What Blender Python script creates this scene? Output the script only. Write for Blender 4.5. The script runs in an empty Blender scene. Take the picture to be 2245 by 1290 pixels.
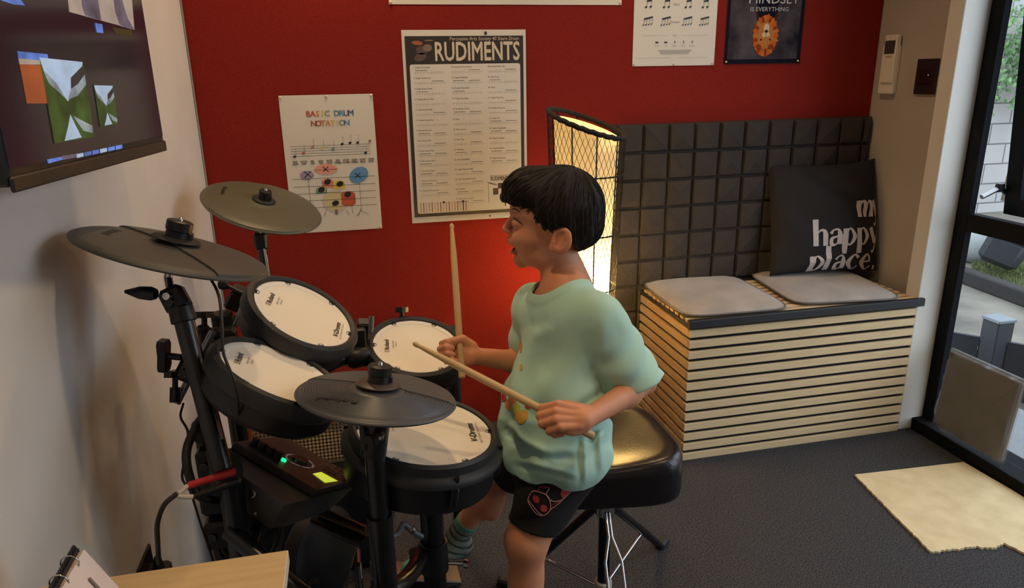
import bpy, math, random
import numpy as np
from math import sin, cos, pi, radians, sqrt
from mathutils import Vector, Matrix
from mathutils.bvhtree import BVHTree

random.seed(7)
SC = bpy.context.scene
COL = SC.collection
W, H = 2245, 1290
FPX = 1563.1
CAM = np.array([0.0, 0.0, 1.36])

def cam_axes(yaw, pitch, roll):
    cy, sy, cp, sp = cos(yaw), sin(yaw), cos(pitch), sin(pitch)
    fwd = np.array([sy*cp, cy*cp, -sp]); right = np.array([cy, -sy, 0.0]); up = np.cross(right, fwd)
    cr, sr = cos(roll), sin(roll)
    return cr*right+sr*up, -sr*right+cr*up, fwd
ER, EU, EF = cam_axes(radians(12.634), radians(17.19), radians(-0.987))

# ------------------------------------------------------------------ camera, world, lights, exposure
cd = bpy.data.cameras.new('camera'); cam = bpy.data.objects.new('camera', cd); COL.objects.link(cam)
cd.sensor_width = 36.0; cd.lens = FPX/W*36.0; cd.clip_start = 0.02
cam.matrix_world = Matrix([[ER[0], EU[0], -EF[0], CAM[0]], [ER[1], EU[1], -EF[1], CAM[1]],
                           [ER[2], EU[2], -EF[2], CAM[2]], [0, 0, 0, 1]])
SC.camera = cam
SC.view_settings.view_transform = 'Standard'
SC.view_settings.look = 'None'
SC.view_settings.gamma = 1.0
SC.view_settings.use_curve_mapping = False
SC.view_settings.exposure = 0.12

world = bpy.data.worlds.new('overcast_sky'); SC.world = world; world.use_nodes = True
wn = world.node_tree; wn.nodes.clear()
wo = wn.nodes.new('ShaderNodeOutputWorld'); wb = wn.nodes.new('ShaderNodeBackground')
wb.inputs[0].default_value = (0.76, 0.88, 1.0, 1); wb.inputs[1].default_value = 3.3
wn.links.new(wb.outputs[0], wo.inputs[0])

def area_light(name, loc, direction, sx, sy, power, color, spread=180):
    l = bpy.data.lights.new(name, 'AREA'); l.shape = 'RECTANGLE'; l.size = sx; l.size_y = sy
    l.energy = power; l.color = color; l.spread = radians(spread)
    o = bpy.data.objects.new(name, l); COL.objects.link(o); o.location = loc
    o.rotation_euler = Vector(direction).to_track_quat('-Z', 'Y').to_euler()
    return o
# portal over the glazing so that the sky light comes in cleanly
p = area_light('daylight_portal', (2.20, 0.95, 1.15), (-1, 0, 0), 2.3, 2.3, 1, (1, 1, 1)); p.data.cycles.is_portal = True
# recessed downlights in the ceiling (their discs are modelled with the ceiling)
DOWNLIGHTS = [(0.06, 2.30, 12.0), (1.15, 2.20, 8.0), (0.15, 0.95, 9.0), (1.35, 0.75, 7.0), (0.4, -0.6, 6.0)]
CEIL = 2.45
for dx, dy, pw in DOWNLIGHTS:
    l = bpy.data.lights.new('downlight_beam', 'SPOT'); l.energy = pw*3.0; l.color = (1.0, 0.70, 0.39)
    l.spot_size = radians(125); l.spot_blend = 0.9; l.shadow_soft_size = 0.045
    o = bpy.data.objects.new('downlight_beam', l); COL.objects.link(o); o.location = (dx, dy, CEIL-0.015)

# ------------------------------------------------------------------ helpers
def ray(px, py): return ER*((px-W/2)/FPX) - EU*((py-H/2)/FPX) + EF
def at(px, py, d): return CAM + ray(px, py)*d
def onz(px, py, z): d = ray(px, py); return CAM + d*((z-CAM[2])/d[2])
def ony(px, py, y): d = ray(px, py); return CAM + d*((y-CAM[1])/d[1])
def onx(px, py, x): d = ray(px, py); return CAM + d*((x-CAM[0])/d[0])
def nrm(v): v = np.asarray(v, float); return v/np.linalg.norm(v)
def V(*a): return np.array(a, float)

def s2l(c): return tuple((x/255/12.92 if x/255 <= 0.04045 else ((x/255+0.055)/1.055)**2.4) for x in c)
MATS = {}
def mat(name, rgb, rough=0.6, metal=0.0, noise=0.0, nscale=40.0, bump=0.0, bscale=200.0, coat=0.0, spec=0.5,
        emit=None, estr=0.0, sheen=0.0, rgb2=None, alpha=1.0, trans=0.0, stretch=None, sss=0.0):
    if name in MATS: return MATS[name]
    m = bpy.data.materials.new(name); m.use_nodes = True; MATS[name] = m
    nt = m.node_tree; b = nt.nodes['Principled BSDF']
    c = s2l(rgb)
    b.inputs['Base Color'].default_value = (*c, 1); b.inputs['Roughness'].default_value = rough
    b.inputs['Metallic'].default_value = metal; b.inputs['Specular IOR Level'].default_value = spec
    if coat: b.inputs['Coat Weight'].default_value = coat; b.inputs['Coat Roughness'].default_value = 0.15
    if sheen: b.inputs['Sheen Weight'].default_value = sheen
    if sss:
        b.inputs['Subsurface Weight'].default_value = sss; b.inputs['Subsurface Radius'].default_value = (0.012, 0.005, 0.003)
        b.inputs['Subsurface Scale'].default_value = 1.0
    if emit: b.inputs['Emission Color'].default_value = (*s2l(emit), 1); b.inputs['Emission Strength'].default_value = estr
    if alpha < 1: b.inputs['Alpha'].default_value = alpha
    if trans: b.inputs['Transmission Weight'].default_value = trans
    tc = None
    if noise or bump or rgb2:
        tc = nt.nodes.new('ShaderNodeTexCoord'); mp = nt.nodes.new('ShaderNodeMapping')
        nt.links.new(tc.outputs['Object'], mp.inputs[0])
        if stretch: mp.inputs['Scale'].default_value = stretch
    if noise or rgb2:
        n = nt.nodes.new('ShaderNodeTexNoise'); n.inputs['Scale'].default_value = nscale; n.inputs['Detail'].default_value = 5
        nt.links.new(mp.outputs[0], n.inputs['Vector'])
        r = nt.nodes.new('ShaderNodeValToRGB')
        c2 = s2l(rgb2) if rgb2 else tuple(x*(1+noise) for x in c)
        c1 = c if rgb2 else tuple(x*(1-noise) for x in c)
        r.color_ramp.elements[0].position = 0.32; r.color_ramp.elements[1].position = 0.68
        r.color_ramp.elements[0].color = (*c1, 1); r.color_ramp.elements[1].color = (*c2, 1)
        nt.links.new(n.outputs['Fac'], r.inputs[0]); nt.links.new(r.outputs[0], b.inputs['Base Color'])
    if bump:
        n2 = nt.nodes.new('ShaderNodeTexNoise'); n2.inputs['Scale'].default_value = bscale; n2.inputs['Detail'].default_value = 4
        nt.links.new(mp.outputs[0], n2.inputs['Vector'])
        bp = nt.nodes.new('ShaderNodeBump'); bp.inputs['Strength'].default_value = bump; bp.inputs['Distance'].default_value = 0.004
        nt.links.new(n2.outputs['Fac'], bp.inputs['Height']); nt.links.new(bp.outputs[0], b.inputs['Normal'])
    return m

def tag(o, label=None, cat=None, group=None, kind=None):
    if label: o['label'] = label
    if cat: o['category'] = cat
    if group: o['group'] = group
    if kind: o['kind'] = kind
    return o
def root(name, loc, label, cat, group=None):
    o = bpy.data.objects.new(name, None); COL.objects.link(o); o.location = Vector([float(x) for x in loc])
    o.empty_display_size = 0.05
    return tag(o, label, cat, group)

def frame_z(n, hint=(1, 0, 0)):
    z = nrm(n); h = np.array(hint, float); x = h-z*(h@z)
    if np.linalg.norm(x) < 1e-6: h = np.array([0, 1, 0.0]); x = h-z*(h@z)
    x = nrm(x); y = np.cross(z, x)
    return np.stack([x, y, z], 1)      # columns

class MB:
    def __init__(s): s.v = []; s.f = []; s.mi = []; s.n = 0; s.cur = 0
    def add(s, vs, fs, mi=None):
        vs = np.asarray(vs, float).reshape(-1, 3); s.v.append(vs); mi = s.cur if mi is None else mi
        for f in fs: s.f.append([i+s.n for i in f]); s.mi.append(mi)
        s.n += len(vs); return s
    def box(s, c, size, R=None, bev=0.0, mi=None):
        hx, hy, hz = [d/2 for d in size]; R = np.eye(3) if R is None else R
        b = min(bev, hx*0.9, hy*0.9, hz*0.9)
        if b <= 0:
            vs = [(x, y, z) for x in (-hx, hx) for y in (-hy, hy) for z in (-hz, hz)]
            fs = [(0, 1, 3, 2), (4, 6, 7, 5), (0, 4, 5, 1), (2, 3, 7, 6), (0, 2, 6, 4), (1, 5, 7, 3)]
        else:
            vs = []; idx = {}
            for i, sx in enumerate((-1, 1)):
                for j, sy in enumerate((-1, 1)):
                    for k, sz in enumerate((-1, 1)):
                        for a in range(3):
                            p = [sx*(hx-(b if a != 0 else 0)), sy*(hy-(b if a != 1 else 0)), sz*(hz-(b if a != 2 else 0))]
                            idx[(i, j, k, a)] = len(vs); vs.append(p)
            fs = []
            for a in range(3):
                o1, o2 = [x for x in range(3) if x != a]
                for sd in (0, 1):
                    q = []
                    for (u, w) in ((0, 0), (1, 0), (1, 1), (0, 1)):
                        t = [0, 0, 0]; t[a] = sd; t[o1] = u; t[o2] = w; q.append(idx[(*t, a)])
                    fs.append(tuple(q))
            for a in range(3):          # edges
                o1, o2 = [x for x in range(3) if x != a]
                for u in (0, 1):
                    for w in (0, 1):
                        t0 = [0, 0, 0]; t0[o1] = u; t0[o2] = w; t1 = list(t0); t1[a] = 1
                        fs.append((idx[(*t0, o1)], idx[(*t0, o2)], idx[(*t1, o2)], idx[(*t1, o1)]))
            for i in (0, 1):
                for j in (0, 1):
                    for k in (0, 1): fs.append(tuple(idx[(i, j, k, a)] for a in range(3)))
        vs = np.array(vs)@np.asarray(R).T+np.array(c, float)
        return s.add(vs, fs, mi)
    def tube(s, pts, r, seg=10, mi=None, caps=True, closed=False):
        P = [np.array(p, float) for p in pts]; n = len(P)
        rr = [r]*n if np.isscalar(r) else list(r)
        T = []
        for i in range(n):
            if closed: t = P[(i+1) % n]-P[i-1]
            else: t = P[min(i+1, n-1)]-P[max(i-1, 0)]
            T.append(nrm(t) if np.linalg.norm(t) > 1e-12 else np.array([0, 0, 1.0]))
        u = np.cross(T[0], [0, 0, 1.0]); 
        if np.linalg.norm(u) < 1e-3: u = np.cross(T[0], [1.0, 0, 0])
        u = nrm(u); vs = []
        for i in range(n):
            u = u-T[i]*(u@T[i]); u = nrm(u); w = np.cross(T[i], u)
            for k in range(seg):
                a = 2*pi*k/seg; vs.append(P[i]+rr[i]*(cos(a)*u+sin(a)*w))
        fs = []
        m = n if closed else n-1
        for i in range(m):
            j = (i+1) % n
            for k in range(seg):
                k2 = (k+1) % seg
                fs.append((i*seg+k, i*seg+k2, j*seg+k2, j*seg+k))
        if caps and not closed:
            fs.append(tuple(range(seg))[::-1]); fs.append(tuple((n-1)*seg+k for k in range(seg)))
        return s.add(vs, fs, mi)
    def lathe(s, prof, c, R=None, seg=48, mi=None, a0=0, a1=2*pi):
        R = np.eye(3) if R is None else R; full = abs(a1-a0-2*pi) < 1e-6
        n = seg if full else seg+1; vs = []; fs = []
        for (r, z) in prof:
            for k in range(n):
                a = a0+(a1-a0)*k/seg; vs.append((r*cos(a), r*sin(a), z))
        for i in range(len(prof)-1):
            for k in range(seg):
                k2 = (k+1) % n if full else k+1
                fs.append((i*n+k, i*n+k2, (i+1)*n+k2, (i+1)*n+k))
        vs = np.array(vs)@np.asarray(R).T+np.array(c, float)
        return s.add(vs, fs, mi)
    def poly(s, pts, c=(0, 0, 0), R=None, th=0.0, mi=None):
        """polygon in the local xy plane, extruded by th along +z"""
        R = np.eye(3) if R is None else R; n = len(pts)
        if th == 0: vs = [(x, y, 0) for x, y in pts]; fs = [tuple(range(n))]
        else:
            vs = [(x, y, 0) for x, y in pts]+[(x, y, th) for x, y in pts]
            fs = [tuple(range(n))[::-1], tuple(range(n, 2*n))]+[(i, (i+1) % n, (i+1) % n+n, i+n) for i in range(n)]
        vs = np.array(vs, float)@np.asarray(R).T+np.array(c, float)
        return s.add(vs, fs, mi)
    def rect(s, x0, y0, x1, y1, c, R, z=0.0, mi=None):
        R = np.asarray(R); vs = np.array([(x0, y0, z), (x1, y0, z), (x1, y1, z), (x0, y1, z)])@R.T+np.array(c, float)
        return s.add(vs, [(0, 1, 2, 3)], mi)
    def ell(s, cx, cy, rx, ry, c, R, z=0.0, mi=None, n=20, rot=0.0, r_in=0.0, a0=0.0, a1=2*pi):
        R = np.asarray(R); ca, sa = cos(rot), sin(rot)
        def pt(k, q): a = a0+(a1-a0)*k/n; x, y = rx*q*cos(a), ry*q*sin(a); return (cx+x*ca-y*sa, cy+x*sa+y*ca, z)
        if r_in == 0: vs = [pt(k, 1) for k in range(n)]; fs = [tuple(range(n))]
        else:
            vs = [pt(k, 1) for k in range(n+1)]+[pt(k, r_in) for k in range(n+1)]
            fs = [(k, k+1, n+2+k, n+1+k) for k in range(n)]
        return s.add(np.array(vs)@R.T+np.array(c, float), fs, mi)
    def text(s, body, x, y, size, c, R, z=0.0, mi=None, align='CENTER', wid=1.0, bold=0.0, shear=0.0, flip=False):
        vs, fs = text_geo(body, align, bold)
        lay = 0.0
        if bold > 0 and len(body) < 14:
            lay = np.repeat(np.arange(5), len(vs))*.00006
            e_ = .022; nv = len(vs); vs = np.concatenate([vs+np.array([dx_, dy_, 0]) for dx_, dy_ in ((0, 0), (e_, 0), (-e_, 0), (0, e_), (0, -e_))]); fs = [tuple(i+k*nv for i in f) for k in range(5) for f in fs]
        vs = vs.copy(); vs[:, 0] *= size*wid; vs[:, 1] *= size; vs[:, 0] += vs[:, 1]*shear
        vs[:, 0] += x; vs[:, 1] += y; vs[:, 2] = z+lay
        return s.add(vs@np.asarray(R).T+np.array(c, float), fs, mi)
    def build(s, name, mats, parent=None, smooth=None, label=None):
        me = bpy.data.meshes.new(name)
        v = np.concatenate(s.v) if s.v else np.zeros((0, 3))
        me.from_pydata(v.tolist(), [], s.f)
        if not isinstance(mats, (list, tuple)): mats = [mats]
        for m in mats: me.materials.append(m)
        me.polygons.foreach_set('material_index', s.mi)
        if smooth is not None:
            me.polygons.foreach_set('use_smooth', [True]*len(me.polygons))
        me.update()
        o = bpy.data.objects.new(name, me); COL.objects.link(o)
        if smooth is not None and smooth < 180:
            import bmesh
            bm = bmesh.new(); bm.from_mesh(me); lim = radians(smooth)
            for e in bm.edges:
                if len(e.link_faces) == 2:
                    try: e.smooth = e.calc_face_angle() < lim
                    except Exception: pass
            bm.to_mesh(me); bm.free()
        if parent is not None:
            o.parent = parent; L = Vector((0, 0, 0)); q = parent
            while q is not None: L = L+q.location; q = q.parent
            # parents are never rotated: shift the mesh into the parent's space
            me.transform(Matrix.Translation(-L))
        if label: o['label'] = label
        return o

_tg = {}
def text_geo(body, align, bold):
    bold = 0.0
    k = (body, align, bold)
    if k not in _tg:
        cu = bpy.data.curves.new('lettering', 'FONT'); cu.body = body; cu.align_x = align; cu.resolution_u = 2; cu.offset = bold
        o = bpy.data.objects.new('lettering', cu)
        me = bpy.data.meshes.new_from_object(o)
        vs = np.array([v.co[:] for v in me.vertices]) if len(me.vertices) else np.zeros((0, 3))
        fs = [tuple(p.vertices) for p in me.polygons]
        bpy.data.objects.remove(o); bpy.data.curves.remove(cu); bpy.data.meshes.remove(me)
        _tg[k] = (vs, fs)
    return _tg[k]

def spline(pts, n=8):
    """Catmull-Rom through the points"""
    P = [np.array(p, float) for p in pts]; P = [2*P[0]-P[1]]+P+[2*P[-1]-P[-2]]; out = []
    for i in range(1, len(P)-2):
        for k in range(n):
            t = k/n; a, b, c, d = P[i-1], P[i], P[i+1], P[i+2]
            out.append(0.5*((2*b)+(-a+c)*t+(2*a-5*b+4*c-d)*t*t+(-a+3*b-3*c+d)*t**3))
    out.append(P[-2]); return out

# ------------------------------------------------------------------ materials
M_wall = mat('painted_wall', (224, 219, 212), 0.75, noise=0.03, nscale=6, bump=0.08, bscale=260)
M_wallr = mat('painted_wall_grey', (176, 166, 154), 0.8, noise=0.02, nscale=6, bump=0.08, bscale=260)
M_red = mat('red_felt', (136, 40, 32), 0.95, noise=0.18, nscale=240, bump=0.2, bscale=420, spec=0.08)
M_ceil = mat('ceiling_paint', (215, 210, 200), 0.9)
M_carpet = mat('charcoal_carpet', (36, 36, 40), 1.0, rgb2=(86, 86, 90), nscale=230, bump=0.9, bscale=260, spec=0.1)
M_white = mat('white_trim_paint', (222, 218, 210), 0.45)
M_alu = mat('black_aluminium', (15, 17, 21), 0.75, spec=0.12)
M_metal = mat('chrome', (200, 200, 205), 0.18, metal=1.0)
M_steel = mat('brushed_steel', (150, 150, 150), 0.35, metal=1.0)
M_bp = mat('black_plastic', (18, 18, 20), 0.42)
M_bpm = mat('black_plastic_matte', (24, 24, 26), 0.7)
M_bmet = mat('black_powder_coated_tube', (16, 16, 18), 0.3, spec=0.6)
M_rub = mat('black_rubber', (34, 35, 38), 0.55)
M_dgrey = mat('dark_grey_plastic', (46, 44, 46), 0.5)
M_paper = mat('poster_paper', (232, 222, 205), 0.55, noise=0.015, nscale=5)
M_ink = mat('printed_black_ink', (38, 33, 33), 0.6)
M_inkg = mat('printed_grey_ink', (128, 118, 112), 0.6)
M_wood = mat('pale_pine_slat', (214, 186, 142), 0.5, rgb2=(226, 200, 158), nscale=14, stretch=(1, 12, 12))
M_felt = mat('black_felt_backing', (20, 20, 22), 0.95)

# ------------------------------------------------------------------ room shell
XL, XR, YB, YN = -0.4745, 2.085, 2.60, -1.6
b = MB(); b.box(((XL+XR)/2-0.0, (YB+YN)/2, -0.05), (XR-XL+0.3, YB-YN+0.3, 0.1)); tag(b.build('floor', M_carpet), kind='structure')
b = MB(); b.box((XL-0.05, (YB+YN)/2, CEIL/2), (0.1, YB-YN+0.2, CEIL)); tag(b.build('wall_left', M_wall), kind='structure')
b = MB(); b.box(((XL+XR)/2, YB+0.05, CEIL/2), (XR-XL+0.2, 0.1, CEIL)); tag(b.build('wall_back', M_wall), kind='structure')
b = MB(); b.box(((XL+XR)/2, YN-0.05, CEIL/2), (XR-XL+0.2, 0.1, CEIL)); tag(b.build('wall_near', M_wall), kind='structure')
b = MB(); b.box(((XL+XR)/2, (YB+YN)/2, CEIL+0.05), (XR-XL+0.3, YB-YN+0.3, 0.1)); tag(b.build('ceiling', M_ceil), kind='structure')
# red felt lining over the back wall
b = MB(); b.box(((XL+XR)/2+0.002, YB-0.006, CEIL/2), (XR-XL-0.008, 0.012, CEIL-0.002)); tag(b.build('wall_back_lining', M_red), kind='structure')
b = MB(); b.box((XL+0.004, YB-0.016, CEIL/2), (0.005, 0.008, CEIL-0.004)); tag(b.build('trim_1', mat('aluminium_edge', (190, 180, 170), 0.3, metal=1.0)), kind='structure')
# right wall: the far stretch, the lintel over the glazing and the near stretch
D0, D1, DH = -0.25, 2.115, 2.2
b = MB(); b.box((XR+0.0225, (2.18+YB)/2+0.05, CEIL/2), (0.045, YB-2.18+0.1, CEIL)); tag(b.build('wall_right', M_wallr), kind='structure')
b = MB(); b.box((XR+0.08, (D0+D1)/2, (DH+CEIL)/2), (0.16, D1-D0, CEIL-DH)); b.box((XR+0.08, (D0+YN)/2, CEIL/2), (0.16, D0-YN, CEIL))
tag(b.build('wall_right_near', M_wallr), kind='structure')
b = MB(); b.box(((2.012+XR+0.045)/2, 2.1475, CEIL/2), (XR+0.045-2.012, 0.065, CEIL-0.002), bev=0.002); tag(b.build('trim_2', M_white), kind='structure')
for dx, dy, pw in DOWNLIGHTS:
    t = root('ceiling_downlight', (dx, dy, CEIL), 'round recessed ceiling downlight outside the picture', 'light', 'recessed ceiling downlights')
    q = MB(); q.lathe([(0.040, -0.002), (0.055, -0.004), (0.057, 0.0)], (dx, dy, CEIL), seg=24); q.build('trim_ring', M_white, t, 40)
    q = MB(); q.ell(0, 0, 0.038, 0.038, (dx, dy, CEIL-0.0015), np.diag([1, -1, -1.0]), n=20)
    q.build('lens', mat('lit_lamp_lens', (255, 220, 160), emit=(255, 205, 130), estr=8), t)

# glazed door unit in the right wall
XF = 2.14
t_al = 0.05
b = MB()
def rbar(y0, y1, z0, z1, x=XF, th=0.055): b.box((x, (y0+y1)/2, (z0+z1)/2), (th, abs(y1-y0), abs(z1-z0)), bev=0.002)
rbar(2.062, 2.114, 0.0, DH, XF-.012, .030); rbar(D0, D0+0.08, 0, DH); rbar(D0, 2.060, DH-0.07, DH); rbar(D0, 2.115, -0.005, 0.048, XF, 0.14)
rbar(D0, 2.060, 0.80, 0.862, XF-.010, .036); rbar(0.95, 1.02, 0.035, DH)
tag(b.build('window_1', M_alu, None, 30), kind='structure')
M_glass = mat('clear_glass', (120, 130, 130), 0.0, alpha=0.05, spec=0.5)
b = MB(); b.box((XF, (D0+2.06)/2, 0.4245), (0.004, 2.06-D0, 0.75)); b.box((XF, (0.985+D0)/2, 1.5), (0.004, 0.98-D0-0.1, 1.27))
o = b.build('window_1_pane', M_glass); tag(o, kind='structure')
b = MB(); b.box((2.078, 1.0, 0.004), (0.012, 2.23, 0.010)); tag(b.build('trim_3', mat('bronze_threshold', (110, 84, 66), 0.5)), kind='structure')

# awning sash pushed open outwards, with its stay
sx = onx(2210, 466, 2.29)
t = root('awning_window_sash', sx, 'black framed top window sash pushed open outwards at the right edge', 'window sash')
hinge = V(2.16, 0, 2.12); bot = V(2.29, 0, onx(2208, 466, 2.29)[2]); up = nrm(hinge-bot); L = np.linalg.norm(hinge-bot)
y1 = sx[1]; y0 = 1.10
def sbar(q, y_a, y_b, l0, l1, th=0.045):
    R = np.stack([np.cross(V(0, 1, 0), up), V(0, 1, 0), up], 1); c = bot+up*(l0+l1)/2; c = V(c[0], (y_a+y_b)/2, c[2]); q.box(c, (th, y_b-y_a, l1-l0), R, 0.002)
q = MB(); sbar(q, y1-0.06, y1, 0, L); sbar(q, y0, y0+0.06, 0, L); sbar(q, y0, y1, 0, 0.06); sbar(q, y0, y1, L-0.06, L); q.build('sash_frame', M_alu, t, 30)
q = MB(); sbar(q, y0+0.05, y1-0.05, 0.05, L-0.05, 0.006); q.build('pane', M_glass, t)
q = MB(); a0 = V(2.165, 2.069, 0.917); a1 = onx(2192, 412, 2.235); a2 = onx(2212, 428, 2.285)
q.tube([a0, a1], 0.009, 8); q.build('stay_arm', M_steel, t, 40)
q = MB(); q.tube([a1, a2], 0.009, 8); q.box(a1, (0.03, 0.02, 0.03), bev=0.004); q.build('stay_link', M_bp, t, 40)

# ------------------------------------------------------------------ outside
M_block = mat('white_blockwork', (226, 222, 216), 0.9, noise=0.05, nscale=9, bump=0.3, bscale=60)
nt = M_block.node_tree; bk = nt.nodes.new('ShaderNodeTexBrick'); bk.inputs['Scale'].default_value = 1.0
bk.inputs['Brick Width'].default_value = 0.42; bk.inputs['Row Height'].default_value = 0.2; bk.inputs['Mortar Size'].default_value = 0.008
bk.inputs['Color1'].default_value = (*s2l((176, 174, 172)), 1); bk.inputs['Color2'].default_value = (*s2l((166, 167, 168)), 1); bk.inputs['Mortar'].default_value = (*s2l((110, 110, 110)), 1)
tcn = nt.nodes.new('ShaderNodeTexCoord'); mpn = nt.nodes.new('ShaderNodeMapping'); mpn.inputs['Rotation'].default_value = (radians(-90), 0, 0)
nt.links.new(tcn.outputs['Object'], mpn.inputs[0]); nt.links.new(mpn.outputs[0], bk.inputs['Vector']); nt.links.new(bk.outputs[0], nt.nodes['Principled BSDF'].inputs['Base Color'])
GZ = -0.1
b = MB(); b.box((7.0, 3.0, GZ-0.05), (9.4, 12, 0.1)); tag(b.build('ground', mat('bare_sandy_soil', (88, 84, 78), 1.0, rgb2=(122, 116, 106), nscale=3, bump=0.8, bscale=30)), kind='structure')
b = MB(); b.box((6.0, 6.15, 1.1), (8.0, 0.2, 2.5)); tag(b.build('wall_garden', M_block), kind='structure')
b = MB(); b.box((10.2, 2.5, 1.6), (0.2, 7.2, 3.4)); tag(b.build('wall_garden_far', mat('pink_render_wall', (206, 168, 160), 0.9, noise=0.05)), kind='structure')
# grass patch: blades over a green mat, raised bed edged by dark timber
g = MB(); gx = []
c0, c1, c2, c3 = onz(2130, 590, GZ), onz(2245, 648, GZ), onz(2330, 560, GZ), onz(2140, 520, GZ)
rs = np.random.RandomState(3)
for i in range(3500):
    u, w = rs.rand(2); p = (c0*(1-u)+c1*u)*(1-w)+(c3*(1-u)+c2*u)*w; p = V(p[0], p[1], GZ); h = 0.02+0.03*rs.rand(); a = rs.rand()*6.28; d = V(cos(a), sin(a), 0)*0.006
    g.add([p-d, p+d, p+V(rs.randn()*0.01, rs.randn()*0.01, h)], [(0, 1, 2)])
g.add([c0+V(0, 0, .004), c1+V(0, 0, .004), c2+V(0, 0, .004), c3+V(0, 0, .004)], [(0, 1, 2, 3)])
tag(g.build('grass', mat('lawn_grass', (84, 96, 58), 1.0, rgb2=(116, 124, 80), nscale=12)), kind='stuff', label='strip of pale green lawn outside the glass door', cat='grass')
def ring_pt(*a): return onz(*a)
e0, e1 = onz(2120, 622, GZ), onz(2300, 690, GZ); d = nrm(e1-e0); c = (e0+e1)/2
b = MB(); b.box((c[0], c[1], GZ+0.05), (np.linalg.norm(e1-e0)+0.6, 0.09, 0.10), np.stack([d, np.cross(V(0, 0, 1), d), V(0, 0, 1)], 1), 0.01)
tag(b.build('garden_edging', mat('dark_timber_edging', (40, 38, 38), 0.9, noise=0.2)), 'dark timber edging board between lawn and bare soil outside', 'edging')
# low dark slatted post-and-rail by the door
q0 = onz(2180, 775, GZ); q1 = onz(2330, 835, GZ)
t = root('slatted_planter', (2.95, 2.5, GZ), 'dark grey slatted low screen with square post outside the glass', 'screen')
pp = V(2.80, 2.47, GZ)
q = MB(); q.box((pp[0], pp[1], GZ+0.18), (0.088, 0.088, 0.36), bev=0.004); q.build('post', mat('dark_grey_paint', (34, 36, 44), 0.6), t, 30)
q = MB(); q.box((pp[0], pp[1], GZ+0.368), (0.096, 0.096, 0.016), bev=0.003); q.build('post_cap', mat('pale_metal_cap', (108, 118, 126), 0.35), t, 30)
dd = nrm(V(0.62, -0.78, 0)); q = MB()
for k in range(4): q.box(pp+dd*0.45+V(0, 0, 0.05+0.065*k), (0.8, 0.02, 0.05), np.stack([dd, np.cross(V(0, 0, 1), dd), V(0, 0, 1)], 1), 0.002)
for k in range(4): q.box(pp-dd*0.32+V(0, 0, 0.05+0.065*k), (0.52, 0.02, 0.05), np.stack([dd, np.cross(V(0, 0, 1), dd), V(0, 0, 1)], 1), 0.002)
q.box(pp+dd*0.45+V(0, 0, .13)-np.cross(V(0, 0, 1), dd)*.012, (.8, .006, .26), np.stack([dd, np.cross(V(0, 0, 1), dd), V(0, 0, 1)], 1)); q.box(pp-dd*0.32+V(0, 0, .13)-np.cross(V(0, 0, 1), dd)*.012, (.52, .006, .26), np.stack([dd, np.cross(V(0, 0, 1), dd), V(0, 0, 1)], 1))
q.build('rail', mat('dark_grey_paint', (34, 36, 44), 0.6), t, 30)
# tipped black bin on the lawn and pale sack behind
bb = onz(2195, 600, GZ+0.02)+V(0, 0, .04)
t = root('storage_bin', bb, 'dark plastic bin with light lid lying tipped on lawn', 'bin')
R = Matrix.Rotation(radians(35), 3, 'Z')@Matrix.Rotation(radians(18), 3, 'X')
R = np.array(R)
q = MB(); q.box(bb+V(0, 0, 0.15), (0.34, 0.26, 0.22), R, 0.04); q.build('bin_body', mat('grey_black_bin', (34, 38, 44), 0.5), t, 40)
q = MB(); q.box(bb+V(0, 0, 0.15)+R[:, 2]*0.118, (0.38, 0.30, 0.025), R, 0.012); q.build('lid', mat('bluegrey_lid', (104, 116, 126), 0.4), t, 40)
bb = onz(2140, 565, GZ+0.02)
q = MB(); prof = [(0.001, 0), (0.14, 0.01), (0.19, 0.1), (0.16, 0.22), (0.08, 0.3), (0.05, 0.33), (0.001, 0.34)]
q.lathe(prof, (bb[0], bb[1], GZ), seg=20); tag(q.build('garden_sack', mat('white_woven_sack', (150, 155, 155), 0.8, bump=0.6, bscale=30), None, 80), 'pale crumpled sack beside the tipped bin on the lawn', 'sack')
# creeper hanging over the block wall
t = root('climbing_shrub', (5.0, 6.0, GZ), 'green leafy creeper hanging against the white block wall', 'shrub')
q = MB(); rs = np.random.RandomState(5)
ct = ony(2238, 105, 5.85)
for i in range(1500):
    p = ct+V(rs.randn()*0.28+0.15, -abs(rs.randn())*0.10, rs.randn()*0.24-0.04); a = rs.rand()*6.28; u = nrm(V(cos(a), rs.randn()*0.4, sin(a))); w = nrm(np.cross(u, V(rs.randn()*.4, -1, .3)))
    s_ = 0.03; q.add([p-u*s_, p+w*s_*0.55, p+u*s_, p-w*s_*0.55], [(0, 1, 2, 3)])
q.build('foliage', mat('creeper_leaf', (70, 104, 60), 0.6, rgb2=(110, 142, 92), nscale=6), t)
q = MB(); q.tube([ct+V(0.1, -0.02, -1.45), ct+V(0.12, -0.05, -0.7), ct+V(0.16, -0.06, 0.0)], 0.02, 6); q.build('stem', mat('bark', (96, 82, 66), 0.9), t, 60)

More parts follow.
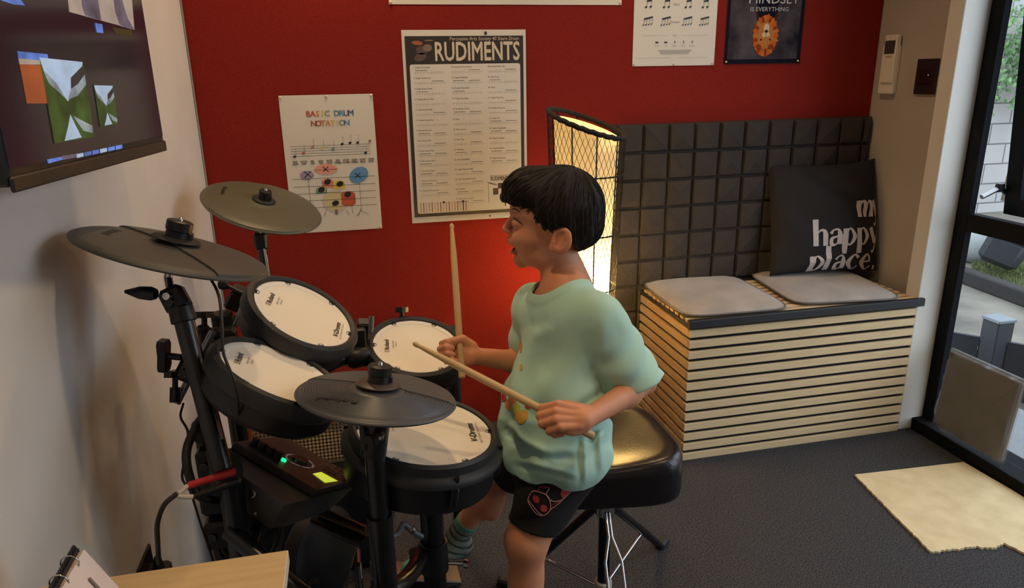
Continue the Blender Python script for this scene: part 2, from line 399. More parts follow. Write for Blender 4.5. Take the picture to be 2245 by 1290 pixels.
# ------------------------------------------------------------------ television on the left wall
ta = onx(23, 412, -0.42); tb = onx(361, 318, -0.352); tb[2] = ta[2]
tu = nrm(tb-ta); tn = nrm(np.cross(V(0, 0, 1), tu))*-1
if tn[0] < 0: tn = -tn
TW = np.linalg.norm(tb-ta); TH = 0.52
Rtv = np.stack([tu, V(0, 0, 1), np.cross(tu, V(0, 0, 1))], 1)      # x along, y up, z out of / into wall
zs = 1.0 if Rtv[:, 2]@tn > 0 else -1.0
ta = tb-tu*TW
tv = root('television', tb*0.5+ta*0.5, 'black wall-mounted flat television showing landscape photos', 'television')
q = MB(); q.box((ta+tb)/2+V(0, 0, TH/2)-tn*0.012, (TW, TH, 0.024), Rtv, 0.004); q.box((ta+tb)/2+V(0, 0, 0.2)-tn*0.026+tu*.05, (TW*0.5, 0.26, 0.03), Rtv, 0.008)
q.build('housing', M_bp, tv, 30)
q = MB(); q.box((ta+tb)/2+V(0, 0, 0.003)+tn*0.001, (TW-.002, 0.020, 0.006), Rtv, 0.002); q.build('bottom_bezel', mat('bezel_black', (30, 27, 27), 0.4), tv, 30)
q = MB(); q.box((ta+tb)/2+V(0, 0, TH/2+0.008)+tn*0.0005, (TW-0.012, TH-0.030, 0.002), Rtv)
q.build('screen', mat('dark_glossy_screen', (14, 9, 14), 0.12, emit=(56, 42, 50), estr=0.3), tv)
q = MB(); q.box(V(XL+.006, ((ta+tb)/2)[1], tb[2]+.26), (.012, .16, .2), None, .003); q.tube([V(XL+.01, ((ta+tb)/2)[1], tb[2]+.26), (ta+tb)/2+V(0, 0, .26)-tn*.03], .018, 10); q.build('wall_bracket', M_bp, tv, 30)
def tvp(px, py, off=0.002):
    d = ray(px, py); n = tn; t_ = ((tb+tn*off-CAM)@n)/(d@n); return CAM+d*t_
def em(name, c, s=0.62):
    m_ = mat(name, (5, 5, 5), 0.3, emit=c, estr=s); nt_ = m_.node_tree; n_ = nt_.nodes.new('ShaderNodeTexNoise'); n_.inputs['Scale'].default_value = 26; n_.inputs['Detail'].default_value = 6
    tc_ = nt_.nodes.new('ShaderNodeTexCoord'); nt_.links.new(tc_.outputs['Object'], n_.inputs['Vector']); r_ = nt_.nodes.new('ShaderNodeValToRGB'); l_ = s2l(c)
    k_ = .45 if 'green' in name or 'cloud' in name or 'rock' in name or 'slate' in name or 'blue' in name else .12
    r_.color_ramp.elements[0].position = .35; r_.color_ramp.elements[1].position = .66; r_.color_ramp.elements[0].color = (*[x*(1-k_) for x in l_], 1); r_.color_ramp.elements[1].color = (*[min(1, x*(1+k_*1.3)) for x in l_], 1)
    nt_.links.new(n_.outputs['Fac'], r_.inputs[0]); nt_.links.new(r_.outputs[0], nt_.nodes['Principled BSDF'].inputs['Emission Color']); return m_
pic = MB()
ems = [em('screen_sky', (190, 210, 235)), em('screen_green', (58, 84, 30)), em('screen_dark_rock', (50, 46, 52)), em('screen_orange', (176, 88, 44)),
       em('screen_beige', (186, 166, 150)), em('screen_blue', (96, 130, 220)), em('screen_slate', (104, 94, 108)), em('screen_cloud', (150, 160, 165)), em('screen_olive', (66, 58, 22))]
def pp_(pts, mi, off): pic.add([tvp(x, y, off) for x, y in pts], [tuple(range(len(pts)))], mi)
q = pic
pp_([(148, -8), (152, 26), (262, 56), (295, 66), (289, -8)], 4, .0024)
pp_([(178, -8), (180, 14), (186, 34), (222, 45), (214, -8)], 6, .0026); pp_([(248, -8), (252, 26), (262, 54), (280, 62), (295, 66), (280, 40), (266, -8)], 6, .0026)
pp_([(208, 50), (224, 53), (227, 73), (212, 71)], 5, .0026); pp_([(246, 60), (288, 66), (292, 80), (254, 74)], 8, .0022)
pp_([(0, 0), (46, 0), (55, 12), (30, 10)], 5, .0022)
pp_([(38, 112), (104, 119), (106, 128), (90, 140), (42, 138)], 5, .0024); pp_([(40, 128), (88, 132), (90, 142), (43, 141)], 4, .0026)
pp_([(43, 141), (92, 143), (108, 227), (59, 227)], 3, .0024)
def vista(A, B_, C_, D_, o):
    A, B_, C_, D_ = [np.array(z, float) for z in (A, B_, C_, D_)]
    def uv(u, w): p = (A*(1-u)+B_*u)*(1-w)+(D_*(1-u)+C_*u)*w; return (p[0], p[1])
    pp_([uv(0, 0), uv(1, 0), uv(1, 1), uv(0, 1)], 1, o)
    pp_([uv(0, 0), uv(1, 0), uv(.97, .06), uv(.7, .22), uv(.62, .42), uv(.5, .52), uv(.3, .3), uv(.05, .15)], 0, o+.0002)
    pp_([uv(.04, .15), uv(.3, .3), uv(.5, .52), uv(.42, .46), uv(.12, .3)], 7, o+.0003)
    pp_([uv(.97, .06), uv(1, .16), uv(.8, .3), uv(.62, .36), uv(.66, .22)], 2, o+.0004)
    pp_([uv(1, .17), uv(1, .3), uv(.75, .45), uv(.5, .5), uv(.62, .36), uv(.8, .3)], 7, o+.0004)
    pp_([uv(.5, .68), uv(.58, .82), uv(.68, .98), uv(.25, .99), uv(.4, .82)], 0, o+.0004)
    pp_([uv(.56, .7), uv(.98, .85), uv(.97, .95), uv(.75, .9)], 7, o+.0003)
vista((86, 126), (181, 136), (208, 300), (120, 315), .0028)
vista((206, 187), (247, 188), (259, 272), (220, 278), .0028)
for k in range(6):
    x0 = 168+k*17; pp_([(x0, 338-k*3.6), (x0+15, 335-k*3.6), (x0+16, 343-k*3.6), (x0+1, 347-k*3.6)], 5 if k % 3 else 0, .0024)
pp_([(103, 350), (134, 344), (138, 350), (106, 359)], 5, .0024); pp_([(134, 342), (168, 337), (170, 345), (138, 351)], 6, .0022)
q.build('screen_photos', ems, tv)

# ------------------------------------------------------------------ posters on the red wall
YW = YB-0.012
def poster(name, x0, x1, z0, z1, label, paper=None, skew=0.0, cat='poster', th=0.0012, curl=0.0):
    """returns root, origin, axes (x right, y up, z towards the room); local origin is the lower-left corner"""
    R = np.stack([V(1, 0, 0), V(0, 0, 1), V(0, -1, 0)], 1)
    if skew: 
        ca, sa = cos(skew), sin(skew); R = R@np.array([[ca, -sa, 0], [sa, ca, 0], [0, 0, 1]])
    o = V(x0, YW-0.0012, z0); r = root(name, o+V((x1-x0)/2, 0, (z1-z0)/2), label, cat)
    w, h = x1-x0, z1-z0
    q = MB(); nx, ny = 10, 14
    vs = [];
    for j in range(ny+1):
        for i in range(nx+1):
            u, w_ = i/nx, j/ny
            z = 0.0008+curl*(abs(sin(u*pi*2))*0.5+0.5*abs(sin(w_*pi*1.5+.4)))*sin(pi*min(1, max(0, u)))*0.4
            if i in (0, nx) or j in (0, ny): z = 0.0006
            vs.append((u*w, w_*h, z))
    fs = [(j*(nx+1)+i, j*(nx+1)+i+1, (j+1)*(nx+1)+i+1, (j+1)*(nx+1)+i) for j in range(ny) for i in range(nx)]
    q.add(np.array(vs)@R.T+o, fs); q.build('sheet', paper or M_paper, r, 60)
    return r, o, R, w, h
PO = 0.0026
def pins(r, o, R, pts):
    for x, y in pts:
        q = MB(); q.lathe([(0.004, 0.001), (0.0045, 0.003), (0.002, 0.0055), (0.0001, 0.006)], o+R@V(x, y, 0), R, 10)
        q.build('pin', mat('clear_pin', (222, 205, 180), 0.3), r, 40)

# basic drum notation chart
r, o, R, w, h = poster('notation_poster', -0.210, 0.101, 0.831, 1.302, 'white poster headed BASIC DRUM NOTATION in coloured letters behind the cymbals', curl=0.004)
cols = [mat('print_brick', (196, 90, 62), 0.6), mat('print_orange', (224, 150, 90), 0.6), mat('print_yellow', (230, 196, 84), 0.6), mat('print_sand', (218, 200, 150), 0.6), mat('print_teal', (96, 138, 148), 0.6), mat('print_blue', (98, 150, 196), 0.6), mat('print_navy', (84, 96, 140), 0.6), mat('print_rose', (214, 120, 112), 0.6), mat('print_peach', (238, 164, 138), 0.6), mat('print_mauve', (168, 150, 172), 0.6), mat('print_green', (118, 156, 112), 0.6), mat('print_palegrey', (206, 196, 190), 0.6), M_ink, M_inkg]
q = MB()
def letters(q, s, cx, y, size, pitch, cl):
    x = cx-pitch*(len(s)-1)/2
    for ch, c_ in zip(s, cl):
        if ch != ' ': q.text(ch, x, y, size, o, R, PO, c_, bold=.006)
        x += pitch
letters(q, 'BASIC DRUM', w*0.52, 0.400, 0.027, 0.0158, [0, 0, 1, 2, 10, 0, 4, 5, 6, 6])
letters(q, 'NOTATION', w*0.52, 0.368, 0.027, 0.0158, [0, 0, 7, 1, 2, 3, 10, 5])
q.build('heading_lettering', cols, r)
q = MB()
for k in range(5): q.rect(0.022, 0.302-k*0.0085, w-0.022, 0.3030-k*0.0085, o, R, PO, 12)
notes = [(.033, .268, 12), (.063, .279, 0), (.095, .298, 7), (.128, .294, 2), (.163, .290, 4), (.195, .305, 12), (.222, .308, 12), (.248, .308, 12), (.272, .272, 12), (.290, .312, 13)]
for x, y, c_ in notes:
    q.ell(x, y, 0.0052, 0.004, o, R, PO+.0002, c_, rot=0.4)
    if c_ != 13: q.rect(x+0.0042, y, x+0.005, y+0.028, o, R, PO, 13)
names = [('BASS', 'DRUM'), ('FLOOR', 'TOM'), ('MID', 'TOM'), ('HIGH', 'TOM'), ('SNARE', 'DRUM'), ('RIDE', 'CYMBAL'), ('HI HAT', 'CLOSED'), ('CRASH', 'CYMBAL'), ('HI HAT', 'PEDAL'), ('CROSS', 'STICK')]
for k, (a_, b_) in enumerate(names):
    x = 0.033+k*0.0285
    q.text(a_, x, 0.247, 0.0092, o, R, PO, 12, wid=0.72, bold=.006); q.text(b_, x, 0.239, 0.0092, o, R, PO, 12, wid=0.72, bold=.006)
q.build('printed_staff', cols, r)
q = MB()
def E_(cx, cy, rx, ry, mi, rot=0, z=0): q.ell(cx, cy, rx, ry, o, R, PO+z, mi, 24, rot)
E_(.155, .108, .045, .040, 11, 0, 0); E_(.155, .108, .041, .036, 3, 0, .0001)
q.rect(.150, .060, .160, .078, o, R, PO+.0002, 13)
E_(.111, .149, .019, .012, 10, 0, .0003); q.rect(.092, .137, .130, .149, o, R, PO+.0002, 10); E_(.111, .151, .015, .009, 11, 0, .0004)
E_(.134, .176, .020, .013, 7, 0, .0003); q.rect(.116, .156, .152, .172, o, R, PO+.0002, 1); E_(.134, .178, .016, .009, 8, 0, .0004)
E_(.172, .168, .021, .012, 2, 0, .0003); q.rect(.153, .150, .192, .168, o, R, PO+.0002, 2)
E_(.200, .127, .025, .014, 0, 0, .0004); q.rect(.176, .098, .225, .127, o, R, PO+.0003, 0); E_(.200, .098, .025, .010, 0, 0, .00025)
E_(.068, .203, .023, .016, 9, 0, .0003); E_(.133, .221, .038, .018, 8, 0, .0003); E_(.243, .196, .035, .026, 5, .55, .0003)
for k, y in enumerate((.190, .163, .138, .113, .088)): q.rect(.018, y, .298, y+.0013, o, R, PO+.0006, 12)
q.rect(.092, .219, .172, .2203, o, R, PO+.0006, 12)
for x, y, s_ in ((.070, .206, .016), (.132, .221, .013), (.239, .195, .013)):
    for a in (0.75, -0.75):
        dx_, dy_ = cos(a)*s_, sin(a)*s_; nx_, ny_ = -sin(a)*.0013, cos(a)*.0013
        q.add(np.array([(x-dx_-nx_, y-dy_-ny_, PO+.0008), (x+dx_-nx_, y+dy_-ny_, PO+.0008), (x+dx_+nx_, y+dy_+ny_, PO+.0008), (x-dx_+nx_, y-dy_+ny_, PO+.0008)])@R.T+o, [(0, 1, 2, 3)], 12)
for x, y in ((.111, .151), (.134, .177), (.176, .168), (.199, .129), (.155, .101)): E_(x, y, .0125, .0092, 12, .35, .0009)
for x0_, y0_, x1_, y1_ in ((.243, .170, .243, .07), (.243, .07, .222, .05), (.243, .07, .268, .052), (.243, .08, .23, .05), (.07, .187, .07, .10), (.12, .075, .112, .058), (.19, .075, .198, .056), (.211, .09, .211, .06)):
    d_ = nrm([x1_-x0_, y1_-y0_]); n_ = V(-d_[1], d_[0])*.0006
    q.add(np.array([(x0_-n_[0], y0_-n_[1], PO+.0002), (x1_-n_[0], y1_-n_[1], PO+.0002), (x1_+n_[0], y1_+n_[1], PO+.0002), (x0_+n_[0], y0_+n_[1], PO+.0002)])@R.T+o, [(0, 1, 2, 3)], 13)
q.build('printed_drum_kit', cols, r)
pins(r, o, R, [(.006, h-.006), (w/2, h-.005), (w-.006, h-.006), (.006, .006), (w/2, .005), (w-.006, .006)])

# rudiments chart
r, o, R, w, h = poster('rudiments_poster', 0.211, 0.645, 0.842, 1.507, 'tall white chart headed RUDIMENTS with three columns of sheet music', curl=0.003)
q = MB(); IN = mat('chart_black_border', (52, 44, 38), 0.55)
q.rect(.010, .022, w-.010, h-.020, o, R, PO, 0)
x0, x1_, y0, y1_ = .022, w-.022, .034, h-.112
rp = [(cx_+.008*cos(a), cy_+.008*sin(a)) for cx_, cy_, a0_ in ((x1_-.008, y1_-.008, 0), (x0+.008, y1_-.008, 90), (x0+.008, y0+.008, 180), (x1_-.008, y0+.008, 270)) for a in [radians(a0_+18*k) for k in range(6)]]
q.poly(rp, o+R@V(0, 0, PO+.0004), R, 0, 1)
q.build('printed_border', [IN, M_paper], r)
q = MB(); MT = mat('chart_cream_lettering', (226, 206, 176), 0.6)
gs = text_geo('RUDIMENTS', 'LEFT', 0.008)[0]; wd = gs[:, 0].max(); hh = gs[:, 1].max()
q.text('RUDIMENTS', .108, h-.100, .060/hh, o, R, PO+.0005, 0, 'LEFT', wid=(w-.108-.024)/(wd*.060/hh), bold=0.008)
q.text('Percussive Arts Society 40 Snare Drum', w-.026, h-.0345, .0165, o, R, PO+.0005, 0, 'RIGHT', wid=0.93, shear=.15)
q.build('heading_lettering', MT, r)
q = MB()
q.ell(.052, h-.042, .019, .007, o, R, PO+.0004, 0, rot=-.1); q.ell(.066, h-.066, .02, .014, o, R, PO+.0004, 1); q.ell(.086, h-.058, .016, .012, o, R, PO+.0005, 2); q.ell(.060, h-.088, .022, .013, o, R, PO+.0004, 1, rot=.3); q.ell(.092, h-.034, .016, .0025, o, R, PO+.0004, 2)
q.build('printed_kit_picture', [mat('dull_copper_print', (170, 96, 62), .6), mat('dull_brown_print', (100, 78, 70), .6), mat('dull_tan_print', (140, 112, 92), .6)], r)
R1 = ['Single Stroke Roll', 'Single Stroke Four', 'Single Stroke Seven', 'Multiple Bounce Roll', 'Triple Stroke Roll', 'Double Stroke Roll', 'Five Stroke Roll', 'Six Stroke Roll', 'Seven Stroke Roll', 'Nine Stroke Roll', 'Ten Stroke Roll', 'Eleven Stroke Roll', 'Thirteen Stroke Roll']
R2 = ['Seventeen Stroke Roll', 'Single Paradiddle', 'Double Paradiddle', 'Triple Paradiddle', 'Paradiddle Diddle', 'Flam', 'Flam Accent', 'Flam Tap', 'Flamacue', 'Flam Paradiddle', 'Single Flammed Mill', 'Flam Paradiddle Diddle', 'Pataflafla', 'Swiss Army Triplet']
R3 = ['Inverted Flam Tap', 'Flam Drag', 'Drag', 'Single Drag Tap', 'Double Drag Tap', 'Lesson 25', 'Single Dragadiddle', 'Drag Paradiddle', 'Drag Paradiddle', 'Single Ratamacue']
q = MB(); rs = np.random.RandomState(11); n_ = 1
for ci, (lst, nrow) in enumerate(((R1, 13), (R2, 14), (R3, 10))):
    cx_ = .034+ci*.130
    for k, s_ in enumerate(lst):
        yy = y1_-.012-k*.0355
        q.text('%d. %s' % (n_, s_), cx_, yy, .0078, o, R, PO+.0007, 0, 'LEFT', wid=.9); n_ += 1
        q.rect(cx_, yy-.0148, cx_+.112, yy-.0143, o, R, PO+.0007, 1)
        for g_ in range(2):
            gx0 = cx_+.006+g_*.056; beam = rs.rand() < .62
            if beam: q.rect(gx0, yy-.0085, gx0+.040, yy-.0071, o, R, PO+.0007, 0)
            m = rs.randint(5, 9)
            for j in range(m):
                xx = gx0+j*.040/(m-1); q.rect(xx-.0002, yy-.0145, xx+.0002, yy-.0085, o, R, PO+.0007, 1)
                q.ell(xx-.0008, yy-.0148, .0011, .0008, o, R, PO+.0008, 1, 6); q.rect(xx-.0012, yy-.0200, xx+.0002, yy-.0186, o, R, PO+.0007, 1)
        q.text('>   >   >', cx_+.05, yy-.0195, .004, o, R, PO+.0007, 1, 'LEFT')
q.build('printed_music', [mat('chart_ink', (84, 72, 64), .6), mat('chart_grey_ink', (156, 134, 112), .6)], r)
q = MB()
for k in range(17):
    xx = .032+k*.0104; c_ = [0, 1, 2][k % 3] if k != 15 else 3
    q.rect(xx, .037, xx+.0036, .068+.003*(k % 2), o, R, PO+.0006, c_)
    q.ell(xx+.0018, .0705, .0024, .0034, o, R, PO+.0007, c_, 8)
q.ell(.118, .072, .0042, .0042, o, R, PO+.0008, 3, 10); q.ell(.190, .072, .0042, .0042, o, R, PO+.0008, 3, 10)
q.build('printed_sticks', [mat('stick_print_tan', (188, 150, 116), .6), mat('stick_print_rust', (168, 104, 84), .6), mat('stick_print_pale', (206, 180, 152), .6), M_ink], r)
q = MB(); q.text('RUDIMENTS', .330, .142, .021, o, R, PO+.0007, 0, 'CENTER', wid=.62, bold=.006)
q.text('PERCUSSIVE ARTS SOCIETY', .330, .158, .0062, o, R, PO+.0007, 0, 'CENTER')
for a_ in ((.350, .080, .023), (.352, .080, .0)): q.ell(a_[0], a_[1], .023, .023, o, R, PO+.0007, 0, 24); q.ell(a_[0], a_[1], .019, .019, o, R, PO+.0008, 2, 24)
for bx_ in ((.303, .090, .020, .024), (.322, .112, .020, .020), (.345, .112, .018, .016), (.378, .076, .020, .030)): q.rect(bx_[0], bx_[1], bx_[0]+bx_[2], bx_[1]+bx_[3], o, R, PO+.0006, 0); q.rect(bx_[0]+.003, bx_[1]+.003, bx_[0]+bx_[2]-.003, bx_[1]+bx_[3]-.003, o, R, PO+.0007, 2)
q.ell(.30, .143-.012, .02, .003, o, R, PO+.0006, 1, 16, -.3); q.rect(.285, .062, .287, .13, o, R, PO+.0005, 1); q.rect(.383, .062, .385, .13, o, R, PO+.0005, 1)
q.rect(w*.66, .0085, w*.66+.006, .0145, o, R, PO, 0); q.rect(w*.66, h-.016, w*.66+.008, h-.006, o, R, PO, 0)
q.build('printed_kit_logo', [M_ink, M_inkg, mat('dark_drum_print', (62, 54, 50), .6)], r)

# pale sheet along the top edge, note values chart, lion poster
r, o, R, w, h = poster('wide_paper_sheet', 0.176, 1.000, 1.588, 1.95, 'plain wide pale sheet reaching above the picture over the rudiments chart', curl=0.002)
pins(r, o, R, [(.006, .006), (w-.006, .006)])
r, o, R, w, h = poster('note_values_poster', 1.048, 1.376, 1.378, 1.83, 'white sheet of beamed music notes beside the lion poster', curl=0.002)
q = MB()
def beamed(x, y, n, s_):
    for k in range(n):
        xx = x+k*s_; q.ell(xx, y+k*.0012, .0046 if n == 2 else .003, .0032 if n == 2 else .0022, o, R, PO, 0, 12, .3); q.rect(xx+.0036-(.001 if n > 2 else 0), y+k*.0012, xx+.0046-(.001 if n > 2 else 0), y+.022+k*.0012, o, R, PO, 0)
    L_ = (n-1)*s_; vs = np.array([(x+.003, y+.018, PO), (x+.0046+L_, y+.018+(n-1)*.0024, PO), (x+.0046+L_, y+.0235+(n-1)*.0024, PO), (x+.003, y+.0235, PO)]); q.add(vs@R.T+o, [(0, 1, 2, 3)], 0)
for ry, n, s_ in ((.203, 2, .018), (.142, 4, .0105)):
    for xx in (.045, .115, .200, .268): beamed(xx-(.008 if n > 2 else 0), ry, n, s_)
    q.text('Triplets' if n == 2 else 'Sixteenths', .162, ry+.008, .0085, o, R, PO, 1)
for ry in (.262, .322): 
    for xx in (.045, .115, .200, .268): beamed(xx, ry, 2, .018)
q.rect(.035, .106, .135, .1066, o, R, PO, 1); q.rect(.190, .106, .295, .1066, o, R, PO, 1); q.text('Rests', .163, .104, .007, o, R, PO, 1)
for k, xx in enumerate((.093, .128, .163, .198, .233)):
    if k < 2: q.rect(xx-.006, .080, xx+.006, .085, o, R, PO, 0)
    else: q.rect(xx-.0008, .076, xx+.0008, .088, o, R, PO, 1); q.ell(xx+.002, .084, .002, .003, o, R, PO, 1, 8)
    q.text(['Whole', 'Half', 'Quarter', 'Eighth', 'Sixteenth'][k], xx, .068, .0055, o, R, PO, 1)
for k in range(4): q.rect(.098+.004*k, .054-.0042*k, .232-.004*k, .0555-.0042*k, o, R, PO, 1)
q.rect(.02, .028, .145, .0286, o, R, PO, 1); q.rect(.18, .028, .30, .0286, o, R, PO, 1)
q.build('printed_notes', [M_ink, M_inkg], r); pins(r, o, R, [(w-.006, .006), (.006, .006), (w/2, .005)])

M_cloud = mat('storm_print', (22, 22, 34), 0.85, rgb2=(92, 82, 88), nscale=9, spec=.15)
r, o, R, w, h = poster('lion_poster', 1.417, 1.738, 1.381, 1.83, 'dark poster of a lion under the words MINDSET IS EVERYTHING', M_cloud, curl=0.001)
q = MB()
q.rect(0, 0, w, .016, o, R, PO-.0008, 0); q.rect(0, 0, .012, h, o, R, PO-.0008, 0); q.rect(w-.014, 0, w, h, o, R, PO-.0008, 0)
q.ell(.165, .188, .047, .052, o, R, PO, 1, 28); q.ell(.165, .205, .043, .055, o, R, PO+.0001, 0, 28); q.rect(.122, .19, .208, .235, o, R, PO, 0)
lc = V(.164, .100)
q.ell(lc[0], lc[1], .052, .074, o, R, PO+.0003, 2, 32)
for k in range(26):
    a = k/26*2*pi; rr_ = .041+.002*sin(k*2.3); q.ell(lc[0]+cos(a)*rr_*.95, lc[1]+sin(a)*rr_*1.42, .018, .0055, o, R, PO+.0004, 2+(k % 3), 10, a)
q.ell(lc[0], lc[1]+.002, .034, .048, o, R, PO+.0006, 3, 28); q.ell(lc[0]+.002, lc[1]+.028, .012, .016, o, R, PO+.0007, 5, 16); q.ell(lc[0]+.002, lc[1]+.016, .006, .006, o, R, PO+.0008, 0, 12)
q.ell(lc[0]-.006, lc[1]+.004, .009, .009, o, R, PO+.0007, 5, 12); q.ell(lc[0]+.009, lc[1]+.004, .009, .009, o, R, PO+.0007, 5, 12)
q.ell(lc[0]-.018, lc[1]-.014, .005, .003, o, R, PO+.0008, 0, 10, .4); q.ell(lc[0]+.020, lc[1]-.014, .005, .003, o, R, PO+.0008, 0, 10, -.4)
for s_ in (-1, 1): q.ell(lc[0]+s_*.026, lc[1]-.040, .012, .010, o, R, PO+.0007, 4, 12)
q.build('printed_lion', [mat('lion_navy', (20, 20, 34), .85, spec=.15), mat('lion_shadow_brown', (70, 34, 24), .85, spec=.15), mat('lion_orange', (206, 98, 34), .85, spec=.15), mat('lion_tan', (196, 122, 62), .85, spec=.15), mat('lion_rust', (150, 60, 26), .85, spec=.15), mat('lion_cream', (222, 196, 158), .85, spec=.15)], r)
q = MB(); MT2 = mat('silver_lettering', (196, 186, 180), .4)
q.text('MINDSET', .188, h-.235, .047, o, R, PO+.0009, 0, wid=1.1); q.text('IS EVERYTHING', .172, h-.262, .021, o, R, PO+.0009, 0, wid=1.12)
q.build('lettering', MT2, r); pins(r, o, R, [(.008, .008), (w-.008, .008)])

# ------------------------------------------------------------------ remote holder and switch on the right wall
def wallbox(name, label, cat, pts, th): pass
ra, rb_ = onx(1952, 206, XR), onx(1978, 77, XR)
RR = np.stack([V(0, -1, 0), V(0, 0, 1), V(-1, 0, 0)], 1)     # x towards camera, y up, z into the room
yc = (onx(1926, 206, XR)[1]+onx(1966, 206, XR)[1])/2-.006; z0 = onx(1945, 206, XR)[2]; z1 = onx(1955, 77, XR)[2]; wy = abs(onx(1926, 206, XR)[1]-onx(1966, 206, XR)[1])*.80
t = root('air_conditioner_remote', (XR, yc, z0), 'white air conditioner remote in a wall holder above the cushion', 'remote control')
q = MB(); q.box((XR-0.010, yc, (z0+z1)/2-.02), (wy, (z1-z0)-.04, 0.02), RR, .003); q.build('holder', mat('white_plastic', (236, 226, 208), .4), t, 30)
q = MB(); q.box((XR-0.016, yc-.006, (z0+z1)/2+.02), (wy*.82, (z1-z0)-.04, 0.022), RR, .004); q.build('remote_body', mat('white_plastic', (236, 226, 208), .4), t, 30)
q = MB(); q.box((XR-0.0275, yc-.006, z1-.045), (wy*.66, .048, .002), RR); q.build('display', mat('grey_lcd', (70, 62, 66), .3), t)
q = MB()
for k in range(3): q.box((XR-0.0275, yc-.006+(.012*(k-1)), z1-.080), (.007, .007, .002), RR)
q.build('button', mat('orange_grey_button', (196, 160, 120), .4), t)
q = MB(); q.text('AC', 0, 0, .008, V(XR-.0275, yc-.006, z1-.014), RR, 0.001); q.build('lettering', M_inkg, t)
ya, yb = onx(2006, 206, XR)[1], onx(2051, 206, XR)[1]; za, zb = onx(2030, 207, XR)[2], onx(2030, 129, XR)[2]
t = root('light_switch', (XR, (ya+yb)/2, za), 'black rectangular switch plate on the grey wall by the door', 'switch')
q = MB(); q.box((XR-.005, (ya+yb)/2, (za+zb)/2), (abs(ya-yb), zb-za, .010), RR, .002); q.build('plate', mat('black_switch_plate', (30, 20, 22), .45), t, 30)
q = MB(); q.box((XR-.0115, (ya+yb)/2, (za+zb)/2), (abs(ya-yb)*.5, (zb-za)*.42, .003), RR, .001); q.build('rocker', mat('black_rocker', (24, 16, 20), .3), t, 30)
q = MB(); q.ell(0, 0, .0016, .0016, V(XR-.0135, (ya+yb)/2-.016, (za+zb)/2+.006), RR, 0, n=8); q.build('indicator', mat('blue_indicator', (150, 190, 240), emit=(150, 190, 255), estr=1.5), t)

# ------------------------------------------------------------------ quilted foam tile panel behind the bench
t = MB(); px0, px1, pz1 = 0.978, 2.079, 1.170; pit = 0.1055; nx = 11; nz = 10; YT = YW-0.034
for j in range(nz):
    for i in range(-1, nx):
        xa = 0.985+i*pit+0.0; xb_ = xa+pit
        xa = max(xa, px0); xb_ = min(xb_, px1)
        if xb_-xa < .01: continue
        zb_ = pz1-j*pit; za_ = max(zb_-pit, .07); g_ = .0022
        xm, zm = (xa+xb_)/2, (za_+zb_)/2; dpt = .0045+.002*((i*7+j*3) % 3)
        vs = [(xa+g_, YT+.012, za_+g_), (xb_-g_, YT+.012, za_+g_), (xb_-g_, YT+.012, zb_-g_), (xa+g_, YT+.012, zb_-g_),
              (xa+g_+.006, YT, za_+g_+.006), (xb_-g_-.006, YT, za_+g_+.006), (xb_-g_-.006, YT, zb_-g_-.006), (xa+g_+.006, YT, zb_-g_-.006), (xm, YT-dpt, zm)]
        t.add(vs, [(0, 1, 5, 4), (1, 2, 6, 5), (2, 3, 7, 6), (3, 0, 4, 7), (4, 5, 8), (5, 6, 8), (6, 7, 8), (7, 4, 8)])
t.box(((px0+px1)/2, (YW+YT+.012)/2+.001, (.07+pz1)/2), (px1-px0, YW-YT-.012, pz1-.07))
tag(t.build('foam_wall_panel', mat('charcoal_foam_tile', (50, 44, 41), .85, noise=.06, nscale=60, bump=.2, bscale=300), None), 'charcoal square-quilted foam panel on the red wall behind bench', 'wall panel')

# ------------------------------------------------------------------ slatted bench
BX0, BX1, BY0, BY1, BZ = 1.098, 2.010, 2.112, 2.545, 0.515
t = root('slatted_bench', ((BX0+BX1)/2, (BY0+BY1)/2, 0), 'storage bench clad in pale wood slats on black felt', 'bench')
q = MB(); q.box(((BX0+BX1)/2, (BY0+BY1)/2, BZ/2), (BX1-BX0-.022, BY1-BY0-.022, BZ)); q.build('felt_body', M_felt, t)
for nm, side in (('front_slats', 0), ('end_slats', 1)):
    q = MB()
    for k in range(13):
        zc = .0135+k*.0398
        if side == 0: q.box(((BX0+BX1)/2, BY0+.005, zc+.0), (BX1-BX0, .011, .0272), bev=.0012)
        else: q.box((BX0+.005, (BY0+BY1)/2+.006, zc), (.011, BY1-BY0-.012, .0272), bev=.0012)
    q.build(nm, M_wood, t, 30)
q = MB(); q.box(((BX0+BX1)/2+.006, (BY0+BY1)/2-.002, BZ+.006), (BX1-BX0+.02, BY1-BY0+.012, .010)); q.box(((BX0+BX1)/2+.006, BY0-.003, BZ+.014), (BX1-BX0+.03, .022, .030), bev=.003)
q.build('lid_edge', mat('black_lid_edge', (28, 28, 33), .55), t, 30)
q = MB()
for k in range(11):
    yy = BY0+.030+k*.0398; 
    if yy < BY1-.005: q.box(((BX0+BX1)/2+.004, yy, BZ+.0165), (BX1-BX0+.008, .0272, .011), bev=.0012)
q.build('lid_slats', M_wood, t, 30)

